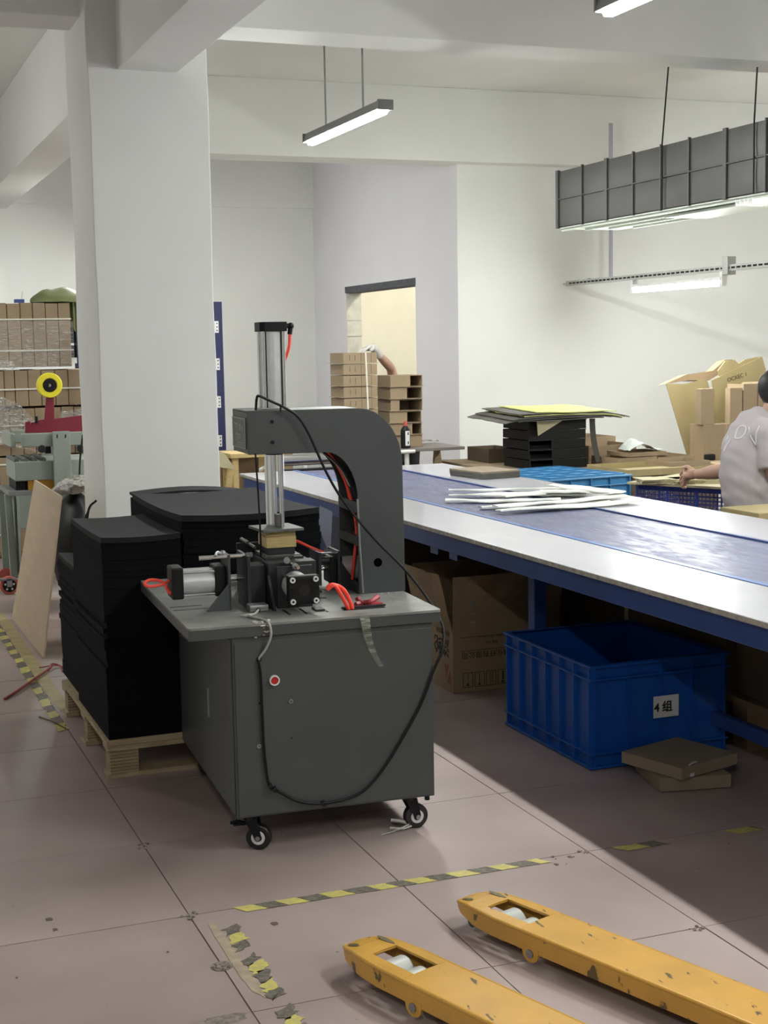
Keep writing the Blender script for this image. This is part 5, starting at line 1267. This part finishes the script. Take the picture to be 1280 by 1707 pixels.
for k, (x0, x1, y0_, y1_, za, zb, lab) in enumerate((
        (4.90, 5.20, 8.36, 8.72, 0, .07, 'open brown card tray right of the black trays'), (5.21, 5.50, 8.36, 8.70, 0, .065, 'open brown card tray in front of the kraft boxes'),
        (4.90, 5.28, 8.76, 9.15, 0, .13, 'taller brown card tray behind the two low ones'), (4.98, 5.36, 9.18, 9.60, 0, .16, 'farthest brown card tray against the wall'),
        (5.0, 5.30, 8.40, 8.68, .072, .10, 'shallow brown lid lying across the card trays'))):
    tray_box(x0, y0_, x1, y1_, z+za, z+zb, lab, 'kraft', k < 2)
pf = MB().sheet(lambda u, v: (5.06+.27*u+.03*v, 8.48+.2*v, sz2+.108+.07*math.sin(PI*min(1, u*1.3))*(.6+.4*v)+.006*noise.noise(Vector((u*9, v*9, 0)))), 10, 6, .002)
tag(put('plastic_bag', pf, mat('clear bag', (.50, .54, .53), .15, spec=.8)), 'crinkled clear plastic sheet lying on the card trays', 'plastic bag')
tag(put('carton', MB().box((4.66, 7.78, .001), (5.30, 8.26, .662)), 'cartondark', bevel=.004), 'dark carton between the light blue crates and the navy mesh crates', 'carton')
tray_box(4.62, 7.76, 5.33, 8.28, .664, .705, 'long shallow olive card tray behind the work board', 'kraft2')
tray_box(4.95, 7.80, 5.25, 8.10, .7055, .735, 'small brown lid resting in the long shallow tray', 'kraft')
# support for the bundle
# kraft boxes with large kraft paper behind
YQ = 8.62
def kq(x, y): return at(x, y, 'y', YQ)
def kbox(x0, x1, ytop, ybot, dy, lab, rot=0, m='kraft', yoff=0):
    a = kq(x0, ybot); b_ = kq(x1, ytop)
    return tag(put('kraft_box', MB().box((a.x, YQ+yoff, a.z), (b_.x-.002, YQ+dy+yoff, b_.z)), m, bevel=.0015), lab, 'box')
z_ = sz2+.001
def kb2(x0p, x1p, ztop, zbot, dy, lab, yoff=0):
    a = kq(x0p, 740).x; b_ = kq(x1p, 740).x
    return tag(put('kraft_box', MB().box((a, YQ+yoff, zbot), (b_-.003, YQ+dy+yoff, ztop)), 'kraft', bevel=.0015), lab, 'box')
zm_ = kq(1180, 708).z; zt3 = kq(1180, 648).z
kb2(1172, 1207, zm_, z_, .17, 'wide kraft box in the lower row beside the seated person')
kb2(1212, 1240, zm_, z_, .10, 'kraft box of the lower row half hidden by the shirt')
kb2(1242, 1290, zm_, z_, .25, 'kraft box of the lower row behind the seated person')
kb2(1168, 1191, zt3, zm_+.001, .07, 'upright kraft box standing alone in the upper row')
kb2(1216, 1237, zt3, zm_+.001, .06, 'kraft box at the left of the upper right pair')
ob_ = tray_box(kq(1239, 700).x, YQ, kq(1262, 700).x, YQ+.2, zm_+.001, kq(1250, 640).z, 'open kraft box seen end on in the upper row')
kb2(1263, 1300, kq(1250, 638).z, zm_+.001, .2, 'pale kraft box at the right edge of the picture, upper row')
# big crumpled kraft paper
YG = YQ+.30
def g2(x, y, dy=0): return at(x, y, 'y', YG+dy)
def paper(pts, m, lab, off=.006):
    return tag(put('kraft_sheet', MB().poly(pts, (0, off, 0)), m), lab, 'kraft paper')
kp = thing('kraft_bag', 'large crumpled kraft paper bag standing behind the kraft boxes', 'paper bag', (g2(1190, 700).x, YG, sz2))
lowz = sz2+.001
pA = [g2(1110, 640), g2(1145, 640, -.02), g2(1178, 632, -.03), g2(1186, 636, -.05), g2(1200, 700, -.02), g2(1200, 762, 0), g2(1146, 762, 0)]
put('bag_panel', MB().poly([Vector((p.x, YG, max(p.z, lowz))) for p in pA], (0, .006, 0)), 'kraft2', kp)
pB = [g2(1182, 634), g2(1266, 594), g2(1279, 640), g2(1300, 762), g2(1196, 762)]
put('bag_panel', MB().poly([Vector((p.x, YG-.03, max(p.z, lowz))) for p in pB], (0, .006, 0)), 'kraft2', kp)
pC = [g2(1110, 640), g2(1146, 624), g2(1190, 618), g2(1210, 600), g2(1222, 599), g2(1228, 606), g2(1184, 634), g2(1150, 634)]
put('bag_fold', MB().poly([Vector((p.x, YG+.012, p.z)) for p in pC], (0, .10, -.01)), 'carton', kp)
pD = [g2(1194, 618), g2(1206, 602), g2(1222, 600), g2(1228, 606), g2(1240, 599), g2(1266, 594), g2(1230, 620), g2(1198, 632)]
put('bag_fold', MB().poly([Vector((p.x, YG-.020, p.z)) for p in pD], (0, .012, 0)), 'kraft2', kp)
a_ = g2(1213, 637, -.035); lettering('print', 'OCXEC 1', .042, 'inkbrown', kp, (a_.x, YG-.0315, a_.z), (1, 0, .25), (-.25, 0, 1))
dk = g2(1140, 765)
tag(put('black_box_corner', MB().box((dk.x-.03, YQ-.03, sz2+.001), (dk.x+.05, YQ+.05, sz2+.045)), 'black', bevel=.01), 'small black object at the foot of the kraft paper bag', 'object')

# ================================================================== BENCH WITH BOX STACKS AND THE STANDING HELPER
BZ = .785
bf = at(775, 744, 'z', BZ)
bn_ = thing('work_bench', 'plain dark topped bench with white pipe legs against the window wall', 'bench', (bf.x-.6, bf.y+.4, 0))
put('bench_top', MB().box((bf.x-1.02, bf.y, BZ-.022), (bf.x, bf.y+.48, BZ)), mat('worn bench top', (.23, .20, .19), .5, var=.1), bn_, .003)
xl = at(677, 760, 'y', bf.y+.02).x
put('front_pipe', MB().cyl((bf.x-1.02, bf.y-.014, BZ-.018), (at(690, 742, 'y', bf.y).x, bf.y-.014, BZ-.018), .013, 10), 'pipe', bn_)
for x, y in ((xl, bf.y), (xl-.75, bf.y), (xl, bf.y+.42), (xl-.75, bf.y+.42)):
    put('leg', MB().cyl((x, y+.01, 0), (x, y+.01, BZ-.023), .017, 10), 'pipe', bn_)
xt = at(728, 760, 'y', bf.y+.3).x
put('trestle_leg', MB().poly([(xt-.01, bf.y+.3, BZ-.025), (xt+.02, bf.y+.3, BZ-.025), (xt-.05, bf.y+.3, 0), (xt-.08, bf.y+.3, 0)], (0, .03, 0)), 'palwood', bn_)
put('trestle_leg', MB().poly([(xt+.01, bf.y+.33, BZ-.025), (xt+.04, bf.y+.33, BZ-.025), (xt+.13, bf.y+.33, 0), (xt+.10, bf.y+.33, 0)], (0, .03, 0)), 'palwood', bn_)
YX = bf.y+.16
def b_(x, y): return at(x, y, 'y', YX)
# left stack of five boxes (open fronts turned away)
L0, L1 = b_(573, 640).x, b_(629, 640).x
zl = [b_(600, y).z for y in (587, 606, 625, 644, 663, 682)]
hL = (zl[0]-zl[-1])/5
nL = int((zl[0]-BZ)/hL)
for k in range(nL):
    z1 = zl[0]-k*hL; z0 = z1-hL+.0015
    if k == nL-1: z0 = BZ+.001
    t = thing('card_box', ('top', 'second', 'third', 'fourth', 'fifth', 'sixth', 'seventh', 'lowest', 'lowest')[k]+' brown box of the left stack under the gloved hand', 'box', ((L0+L1)/2, YX+.15, z0), 0, 'brown boxes of the left stack')
    put('box_body', MB().box((L0, YX, z0), (L1, YX+.28, z1-.004)), 'kraft', t, .0015)
    if k % 2 == 0 or k > 2: put('box_flange', MB().box((L0-.012, YX-.004, z0), (L1+.006, YX+.284, z0+.003)), 'kraft', t)
    for x in (.18, .34): put('slot', MB().box((L0+(L1-L0)*x, YX-.0008, z0+.02), (L0+(L1-L0)*x+.004, YX, z1-.02)), 'greyboard', t)
    for x in (.52, .82): put('crease', MB().box((L0+(L1-L0)*x, YX-.0012, z0+.004), (L0+(L1-L0)*x+.002, YX, z1-.006)), 'cartondark', t)
sx_ = b_(611, 640).x
tag(put('white_cord', MB().tube([(sx_-.006, YX-.008, zl[0]+.002), (sx_, YX-.010, 1.2), (sx_+.01, YX-.008, BZ+.003)], .006, 6), 'strap'), 'white cord running down the front of the left box stack', 'cord')
# right stack, open boxes
R0, R1 = b_(651, 680).x, b_(704, 680).x
zr_ = [b_(680, y).z for y in (625, 641, 660, 679, 698, 717)]
zt4 = zr_[0]; nR = 6; hR = (zt4-BZ-.001)/nR
for k in range(nR):
    z1 = zt4-k*hR; z0 = z1-hR+.001; dx = random.uniform(-.008, .008)
    t = thing('card_box', ('top', 'second', 'third', 'fourth', 'fifth', 'lowest')[k]+' box of the right stack with dark open compartments', 'box', ((R0+R1)/2, YX+.15, z0), 0, 'brown boxes of the right stack')
    a, c = R0+dx, R1+dx
    put('box_base', MB().box((a-.012, YX-.006, z0), (c+.004, YX+.26, z0+.004)), 'kraft', t)
    put('box_lid', MB().box((a, YX+.004, z1-.006), (c, YX+.26, z1-.002)), 'kraft', t)
    put('side_wall', MB().box((a, YX+.004, z0+.004), (a+.005, YX+.26, z1-.006)), 'kraft', t)
    put('side_wall', MB().box((c-.005, YX+.004, z0+.004), (c, YX+.26, z1-.006)), 'kraft', t)
    put('rear_wall', MB().box((a+.005, YX+.255, z0+.004), (c-.005, YX+.26, z1-.006)), 'kraft', t)
    f = (.62, .52, .28, .55, .70, 1.0)[k]
    put('front_panel', MB().box((a+.005, YX+.004, z0+.004), (a+(c-a)*f-.005, YX+.01, z1-.006)), 'kraft', t)
    if f < 1: put('divider', MB().box((a+(c-a)*f-.005, YX+.004, z0+.004), (a+(c-a)*f, YX+.255, z1-.006)), 'kraft', t)
# bottle
bp_ = at(676, 742, 'z', BZ); bp_.y = bf.y+.06; bp_.x = at(676, 742, 'y', bf.y+.06).x
bo = thing('glue_bottle', 'black bottle with a red cap and white label on the bench', 'bottle', (bp_.x, bp_.y, BZ+.001))
hz = at(676, 710, 'y', bp_.y).z-BZ; ht = at(676, 702, 'y', bp_.y).z-BZ
put('bottle_body', MB().cyl((0, 0, 0), (0, 0, hz*.8), .034, 20).cyl((0, 0, hz*.8), (0, 0, hz), .034, 20, .014), 'black', bo, .003, True, local=True)
put('cap', MB().cyl((0, 0, hz), (0, 0, ht), .013, 14, .009), 'bottlecap', bo, local=True)
lb_ = put('label', MB().box((-.014, -.0352, .02), (.018, -.0335, hz*.78)), 'silver', bo, local=True)
put('label_mark', MB().box((.002, -.0358, hz*.6), (.010, -.0352, hz*.72)).box((.002, -.0358, .03), (.010, -.0352, .05)), 'ink', lb_, local=True)
gp_ = at(715, 738, 'z', BZ)
tag(put('glove', MB().sheet(lambda u, v: (gp_.x-.08+.17*u, gp_.y+.02+.07*v, BZ+.010+.012*noise.noise(Vector((u*6, v*5, 3)))+.008*math.sin(PI*u)), 14, 6, .004), 'glove', smooth=True), 'crumpled white work glove on the bench beside the bottle', 'glove')

def skin_mesh(name, nodes, edges, m, parent, root=0, sub=2):
    me = bpy.data.meshes.new(name); me.from_pydata([Vector(n[0]) for n in nodes], edges, [])
    o = bpy.data.objects.new(name, me); COL.objects.link(o); o.parent = parent
    if parent: me.transform(wm(parent).inverted())
    sm = o.modifiers.new('skin', 'SKIN'); sm.use_smooth_shade = True
    for i, n in enumerate(nodes):
        r = n[1]; r = r if isinstance(r, tuple) else (r, r)
        me.skin_vertices[0].data[i].radius = r
        me.skin_vertices[0].data[i].use_root = i == root
    s2 = o.modifiers.new('sub', 'SUBSURF'); s2.levels = sub; s2.render_levels = sub
    me.materials.append(MT[m])
    dg = bpy.context.evaluated_depsgraph_get(); dg.update()
    me2 = bpy.data.meshes.new_from_object(o.evaluated_get(dg)); o.modifiers.clear(); o.data = me2
    for p in me2.polygons: p.use_smooth = True
    return o
def chain(nodes, edges, start, pts):
    prev = start
    for p in pts:
        nodes.append(p); edges.append((prev, len(nodes)-1)); prev = len(nodes)-1
    return prev

# --- helper behind the bench: bent forward behind the right stack, gloved hand on the left stack
YH = YX+.54
h_ = lambda x, y, Y=YH: at(x, y, 'y', Y)
hs_ = h_(664, 640, YH)
hp = thing('person', 'person in a black patterned shirt bending behind the boxes, gloved hand on the left stack', 'person', (h_(672, 700).x+.05, YH+.1, 0))
pelv = h_(664, 775, YH+.12); pelv.z = .84; chest = h_(664, 682, YH+.06); neck = h_(676, 664, YH); head = h_(684, 657, YH-.02)
shl = h_(658, 645, YH); shr = h_(690, 700, YH+.14)
elb = h_(652, 614, YH-.02); wri = h_(628, 588, YX+.16); 
nodes = [(pelv, (.12, .11)), (pelv.lerp(chest, .5), (.11, .10)), (chest, (.11, .09)), (neck, .045)]; edges = [(0, 1), (1, 2), (2, 3)]
i = chain(nodes, edges, 3, [(head+Vector((0, 0, -.03)), .055), (head+Vector((0, -.01, .0)), .07)])
le = chain(nodes, edges, 2, [(shl, .055), (shl.lerp(elb, .5), .042), (elb, .037), (elb.lerp(wri, .5), .034), (wri, .024)])
re = chain(nodes, edges, 2, [(shr, .055), (shr+Vector((.0, .02, -.2)), .04), (shr+Vector((-.05, .10, -.30)), .03)])
for sx_2 in (-.09, .09):
    chain(nodes, edges, 0, [(pelv+Vector((sx_2, .02, -.1)), .09), (Vector((pelv.x+sx_2, YH+.12, .47)), .06), (Vector((pelv.x+sx_2, YH+.2, .08)), .042), (Vector((pelv.x+sx_2, YH+.08, .035)), .035)])
body = skin_mesh('body', nodes, edges, 'skin', hp)
# shirt
nodes = [(pelv+Vector((0, 0, -.02)), (.145, .13)), (pelv.lerp(chest, .5), (.135, .125)), (chest, (.135, .11)), (chest.lerp(neck, .7), .07)]; edges = [(0, 1), (1, 2), (2, 3)]
chain(nodes, edges, 2, [(shl, .075), (shl.lerp(elb, .42), .062)])
chain(nodes, edges, 2, [(shr, .075), (shr+Vector((0, .01, -.12)), .055)])
skin_mesh('shirt', nodes, edges, 'pattern', hp)
nodes = [(pelv, (.16, .14))]; edges = []
for sx_2 in (-.09, .09):
    chain(nodes, edges, 0, [(pelv+Vector((sx_2, .02, -.12)), .10), (Vector((pelv.x+sx_2, YH+.12, .47)), .075), (Vector((pelv.x+sx_2, YH+.2, .10)), .06)])
skin_mesh('trousers', nodes, edges, 'trousers', hp)
put('hair', MB().ball(head+Vector((0, .02, .012)), .080, (1, 1.08, 1.0), 16), 'hair', hp, smooth=True)
for sx_2 in (-.032, .032): put('eye', MB().ball(head+Vector((sx_2, -.088, .01)), .011, n=8), 'black', hp)
put('nose', MB().ball(head+Vector((0, -.095, -.015)), .014, (1, 1, 1.3), 8), 'skin', hp)
# gloved hand lying over the front top edge of the left stack
def hand(wrist, fdir, side, m, parent, scale=1., curl=.5, palm_n=Vector((0, 0, -1)), name='hand'):
    """wrist point, finger direction, direction of the thumb side"""
    f = Vector(fdir).normalized(); s_ = (Vector(side)-f*Vector(side).dot(f)).normalized(); n = palm_n
    nodes = [(wrist, .024*scale), (wrist+f*.035*scale, (.030*scale, .022*scale)), (wrist+f*.07*scale, (.033*scale, .02*scale))]; edges = [(0, 1), (1, 2)]
    for k, L_ in enumerate((.068, .076, .070, .055)):
        o_ = s_*(.030-.020*k)*scale
        base = wrist+f*.075*scale+o_
        c_ = curl
        chain(nodes, edges, 2, [(base, .0098*scale), (base+f*L_*.42*scale*math.cos(c_)+n*L_*.42*scale*math.sin(c_), .0092*scale),
              (base+f*scale*L_*(.42*math.cos(c_)+.32*math.cos(2*c_))+n*scale*L_*(.42*math.sin(c_)+.32*math.sin(2*c_)), .0086*scale),
              (base+f*scale*L_*(.42*math.cos(c_)+.32*math.cos(2*c_)+.26*math.cos(2.8*c_))+n*scale*L_*(.42*math.sin(c_)+.32*math.sin(2*c_)+.26*math.sin(2.8*c_)), .0076*scale)])
    b0 = wrist+f*.025*scale+s_*.022*scale
    chain(nodes, edges, 1, [(b0, .013*scale), (b0+(f*.6+s_*.7).normalized()*.035*scale+n*.01*scale, .0115*scale), (b0+(f*.9+s_*.6).normalized()*.062*scale+n*.022*scale, .0095*scale)])
    return skin_mesh(name, nodes, edges, m, parent)
hw = h_(624, 583, YX+.08)
hand(Vector((hw.x, YX+.09, zl[0]+.032)), (-1, -.35, -.12), (0, -1, .1), 'glove', hp, 1.1, .42, name='gloved_hand')
put('glove_cuff', MB().cyl(Vector((hw.x-.005, YX+.092, zl[0]+.030)), wri.lerp(elb, .12), .030, 16, .033), 'glove', hp, smooth=True)

# --- seated person at the right edge
YPn = 6.0
s2_ = lambda x, y, Y=YPn: at(x, y, 'y', Y)
def fuse(name, lofts, m, parent, vox=.011, amp=0., smooth=6):
    """one continuous surface grown from overlapping elliptical lofts: each loft = [(centre, rx, ry)], axes across the path"""
    bm = bmesh.new(); N = 20
    for path, side in lofts:
        C_ = [Vector(c) for c, a_, b_ in path]; rings = []
        for i, (c, ra, rb) in enumerate(path):
            t = (C_[min(i+1, len(C_)-1)]-C_[max(i-1, 0)]).normalized()
            sx = (Vector(side)-t*Vector(side).dot(t)).normalized(); sy_ = t.cross(sx)
            rings.append([bm.verts.new(Vector(c)+sx*ra*math.cos(2*PI*k/N)+sy_*rb*math.sin(2*PI*k/N)) for k in range(N)])
        for q0, q1 in zip(rings, rings[1:]):
            for k in range(N): bm.faces.new((q0[k], q0[(k+1) % N], q1[(k+1) % N], q1[k]))
        bm.faces.new(rings[0][::-1]); bm.faces.new(rings[-1])
    bmesh.ops.recalc_face_normals(bm, faces=bm.faces)
    me = bpy.data.meshes.new(name); bm.to_mesh(me); bm.free()
    o = bpy.data.objects.new(name, me); COL.objects.link(o)
    r = o.modifiers.new('r', 'REMESH'); r.mode = 'VOXEL'; r.voxel_size = vox
    q = o.modifiers.new('s', 'SMOOTH'); q.factor = .5; q.iterations = smooth
    dg = bpy.context.evaluated_depsgraph_get(); dg.update()
    me2 = bpy.data.meshes.new_from_object(o.evaluated_get(dg)); o.modifiers.clear(); o.data = me2
    if amp:
        me2.update()
        for v in me2.vertices:
            c = v.co.copy(); f_ = noise.noise(Vector((c.x*5+c.z*6, c.y*5, c.z*11-c.x*8)))+.6*noise.noise(Vector((c.x*12, c.y*12, c.z*20+c.x*14)))
            v.co = c+v.normal*amp*f_
    if parent: o.parent = parent; me2.transform(wm(parent).inverted())
    me2.materials.clear(); me2.materials.append(MT[m])
    for p in me2.polygons: p.use_smooth = True
    return o
sp = thing('person', 'person in a mauve grey T-shirt sitting with their back turned at the right edge', 'person', (s2_(1255, 850).x, YPn, 0))
U_ = 1/337
hip = s2_(1252, 852); hip.z = .56
tor = [(1248, 860, 34), (1249, 845, 45), (1250, 828, 52), (1252, 800, 58), (1256, 770, 60), (1262, 742, 59), (1266, 722, 54), (1272, 705, 42), (1280, 694, 26)]
tl = [(s2_(x, y), r*U_, max(.05, r*U_*.72)) for x, y, r in tor]
SD = Vector((1, -.1, 0))
shR = s2_(1281, 722, YPn-.12); elR = s2_(1290, 790, YPn-.17); haR = elR+Vector((.20, .06, -.02))
shL = s2_(1275, 722, YPn+.15)
fist = s2_(1150, 785, 6.62); fist.z = .775
elL = s2_(1222, 782, YPn+.36)
nk = s2_(1284, 690); hd = s2_(1301, 655)
body = [([(hip, .11, .10), (tl[3][0], .12, .09), (tl[5][0], .12, .10), (tl[7][0], .07, .06), (nk, .05, .052), (nk.lerp(hd, .6), .052, .055)], SD),
        ([(hd+Vector((-.01, 0, -.10)), .045, .05), (hd+Vector((0, 0, -.06)), .07, .062), (hd+Vector((-.005, 0, 0)), .092, .074), (hd+Vector((-.01, 0, .06)), .08, .068), (hd+Vector((-.01, 0, .10)), .04, .035)], SD),
        ([(shL, .05, .05), (shL.lerp(elL, .5), .046, .046), (elL, .042, .042), (elL.lerp(fist, .45), .042, .038), (fist+(elL-fist).normalized()*.07, .029, .024), (fist+(elL-fist).normalized()*.03, .028, .026)], (0, 0, 1)),
        ([(shR, .05, .05), (shR.lerp(elR, .5), .046, .046), (elR, .04, .04), (elR.lerp(haR, .5), .038, .036), (haR, .026, .024)], (0, 1, 0)),
        ([(hd+Vector((.085, 0, -.005)), .012, .008), (hd+Vector((.108, 0, -.02)), .014, .012)], SD)]
Fw = Vector((.97, -.22, 0)).normalized(); SR = Vector((-.22, -.97, 0)).normalized()
legs = []
for sg_ in (-.10, .10):
    a = hip+SR*sg_+Vector((0, 0, -.03)); kn = a+Fw*.40; kn.z = .60; an = kn+Fw*.03; an.z = .09; toe = an+Fw*.17; toe.z = .035
    body.append(([(a, .07, .07), (kn, .055, .055), (kn.lerp(an, .4), .052, .052), (an, .036, .036), (an+Vector((0, 0, -.045)), .04, .034)], SR))
    body.append(([(an+Vector((0, 0, -.045))-Fw*.04, .034, .032), (an.lerp(toe, .6)+Vector((0, 0, -.02)), .04, .028), (toe, .035, .018)], SR))
    legs.append(([(a, .10, .095), (a.lerp(kn, .5), .088, .085), (kn, .072, .072)], SR)); legs.append(([(kn+Vector((0, 0, .06)), .05, .05), (kn, .072, .072), (kn.lerp(an, .5), .068, .066), (an+Vector((0, 0, .05)), .058, .055)], SR))
fuse('body', body, 'skin', sp, .010)
legs.append(([(hip+Vector((0, 0, .06)), .125, .11), (hip+Vector((0, 0, -.03)), .15, .135), (hip+Vector((0, 0, -.10)), .12, .11)], SD))
fuse('trousers', legs, 'trousers', sp, .013, .006)
sh = fuse('t_shirt', [(tl, SD), ([(shR+Vector((-.03, .06, .01)), .07, .07), (shR, .078, .075), (shR.lerp(elR, .5), .076, .072), (shR.lerp(elR, .88), .074, .066)], (0, 1, 0)),
                      ([(shL+Vector((-.02, -.06, .01)), .07, .07), (shL, .07, .07), (shL.lerp(elL, .45), .066, .064)], (0, 0, 1))], 'shirt', sp, .010, .011, 4)
hb = MB(); hb.ball(hd+Vector((-.022, 0, .028)), .098, (1.02, .86, 1.0), 24)
for v in hb.bm.verts: v.co += (v.co-hd).normalized()*.006*noise.noise(v.co*30)
put('hair', hb, 'hair', sp, smooth=True)
for sg_ in (-1, 1):
    put('ear', MB().ball(hd+Vector((.005, sg_*.074, -.012)), .022, (.8, .45, 1.3), 10), 'skin', sp, smooth=True)
    put('eye', MB().ball(hd+Vector((.086, sg_*.03, .0)), .011, n=8), 'black', sp, smooth=True)
put('mouth', MB().box(hd+Vector((.078, -.022, -.062)), hd+Vector((.084, .022, -.056))), 'redtape', sp)
hand(fist+(elL-fist).normalized()*.05, (fist-elL), (0, .3, 1), 'skin', sp, 1.15, 1.2, Vector((0, .5, -.7)).normalized(), name='fist')
hand(haR, Vector((1, .1, -.1)), (0, 1, 0), 'skin', sp, 1., .4, name='hand')
st2 = thing('stool', 'low stool under the seated person', 'stool', (hip.x, hip.y, 0))
put('seat', MB().cyl((hip.x, hip.y, .40), (hip.x, hip.y, .43), .17, 24), 'cratenavy', st2)
for k in range(4):
    a = R(45+90*k); put('leg', MB().cyl((hip.x+.11*math.cos(a), hip.y+.12*math.sin(a), .40), (hip.x+.17*math.cos(a), hip.y+.17*math.sin(a), 0), .012, 8), 'alus', st2)
cl = at(1243, 852, 'y', 5.55)
tag(put('carton', MB().box((cl.x, 5.45, 0), (cl.x+.5, 5.75, cl.z)), 'kraft2', bevel=.004), 'olive carton at the right edge in front of the seated person', 'carton')
# shirt print: raised strokes projected on the back
dg = bpy.context.evaluated_depsgraph_get(); dg.update()
from mathutils.bvhtree import BVHTree
mwS = wm(sh); bvh = BVHTree.FromPolygons([mwS @ v.co for v in sh.data.vertices], [tuple(p.vertices) for p in sh.data.polygons])
def onshirt(x, y):
    o_ = Vector((0, 0, CAM_H)); d = (fw + rt*((x-640)/F_PX) - up*((y-853.5)/F_PX)).normalized()
    h = bvh.ray_cast(o_, d); return h[0]+h[1]*.0015 if h[0] else None
for stroke in ([(1225, 731), (1229, 716), (1237, 710), (1243, 713), (1241, 724), (1233, 731), (1225, 731)], [(1248, 712), (1252, 728), (1260, 742)], [(1260, 740), (1261, 722), (1266, 710)], [(1203, 748), (1208, 738), (1215, 727)], [(1207, 752), (1213, 740), (1218, 732)]):
    pts = [onshirt(*p) for p in stroke]; pts = [p for p in pts if p is not None]
    if len(pts) > 1: put('shirt_print', MB().tube(pts, .0035, 6, 3), 'inkgrey', sp)
# copies need their labels to stay with things only
for o in bpy.data.objects:
    if o.parent and 'category' in o: del o['category']
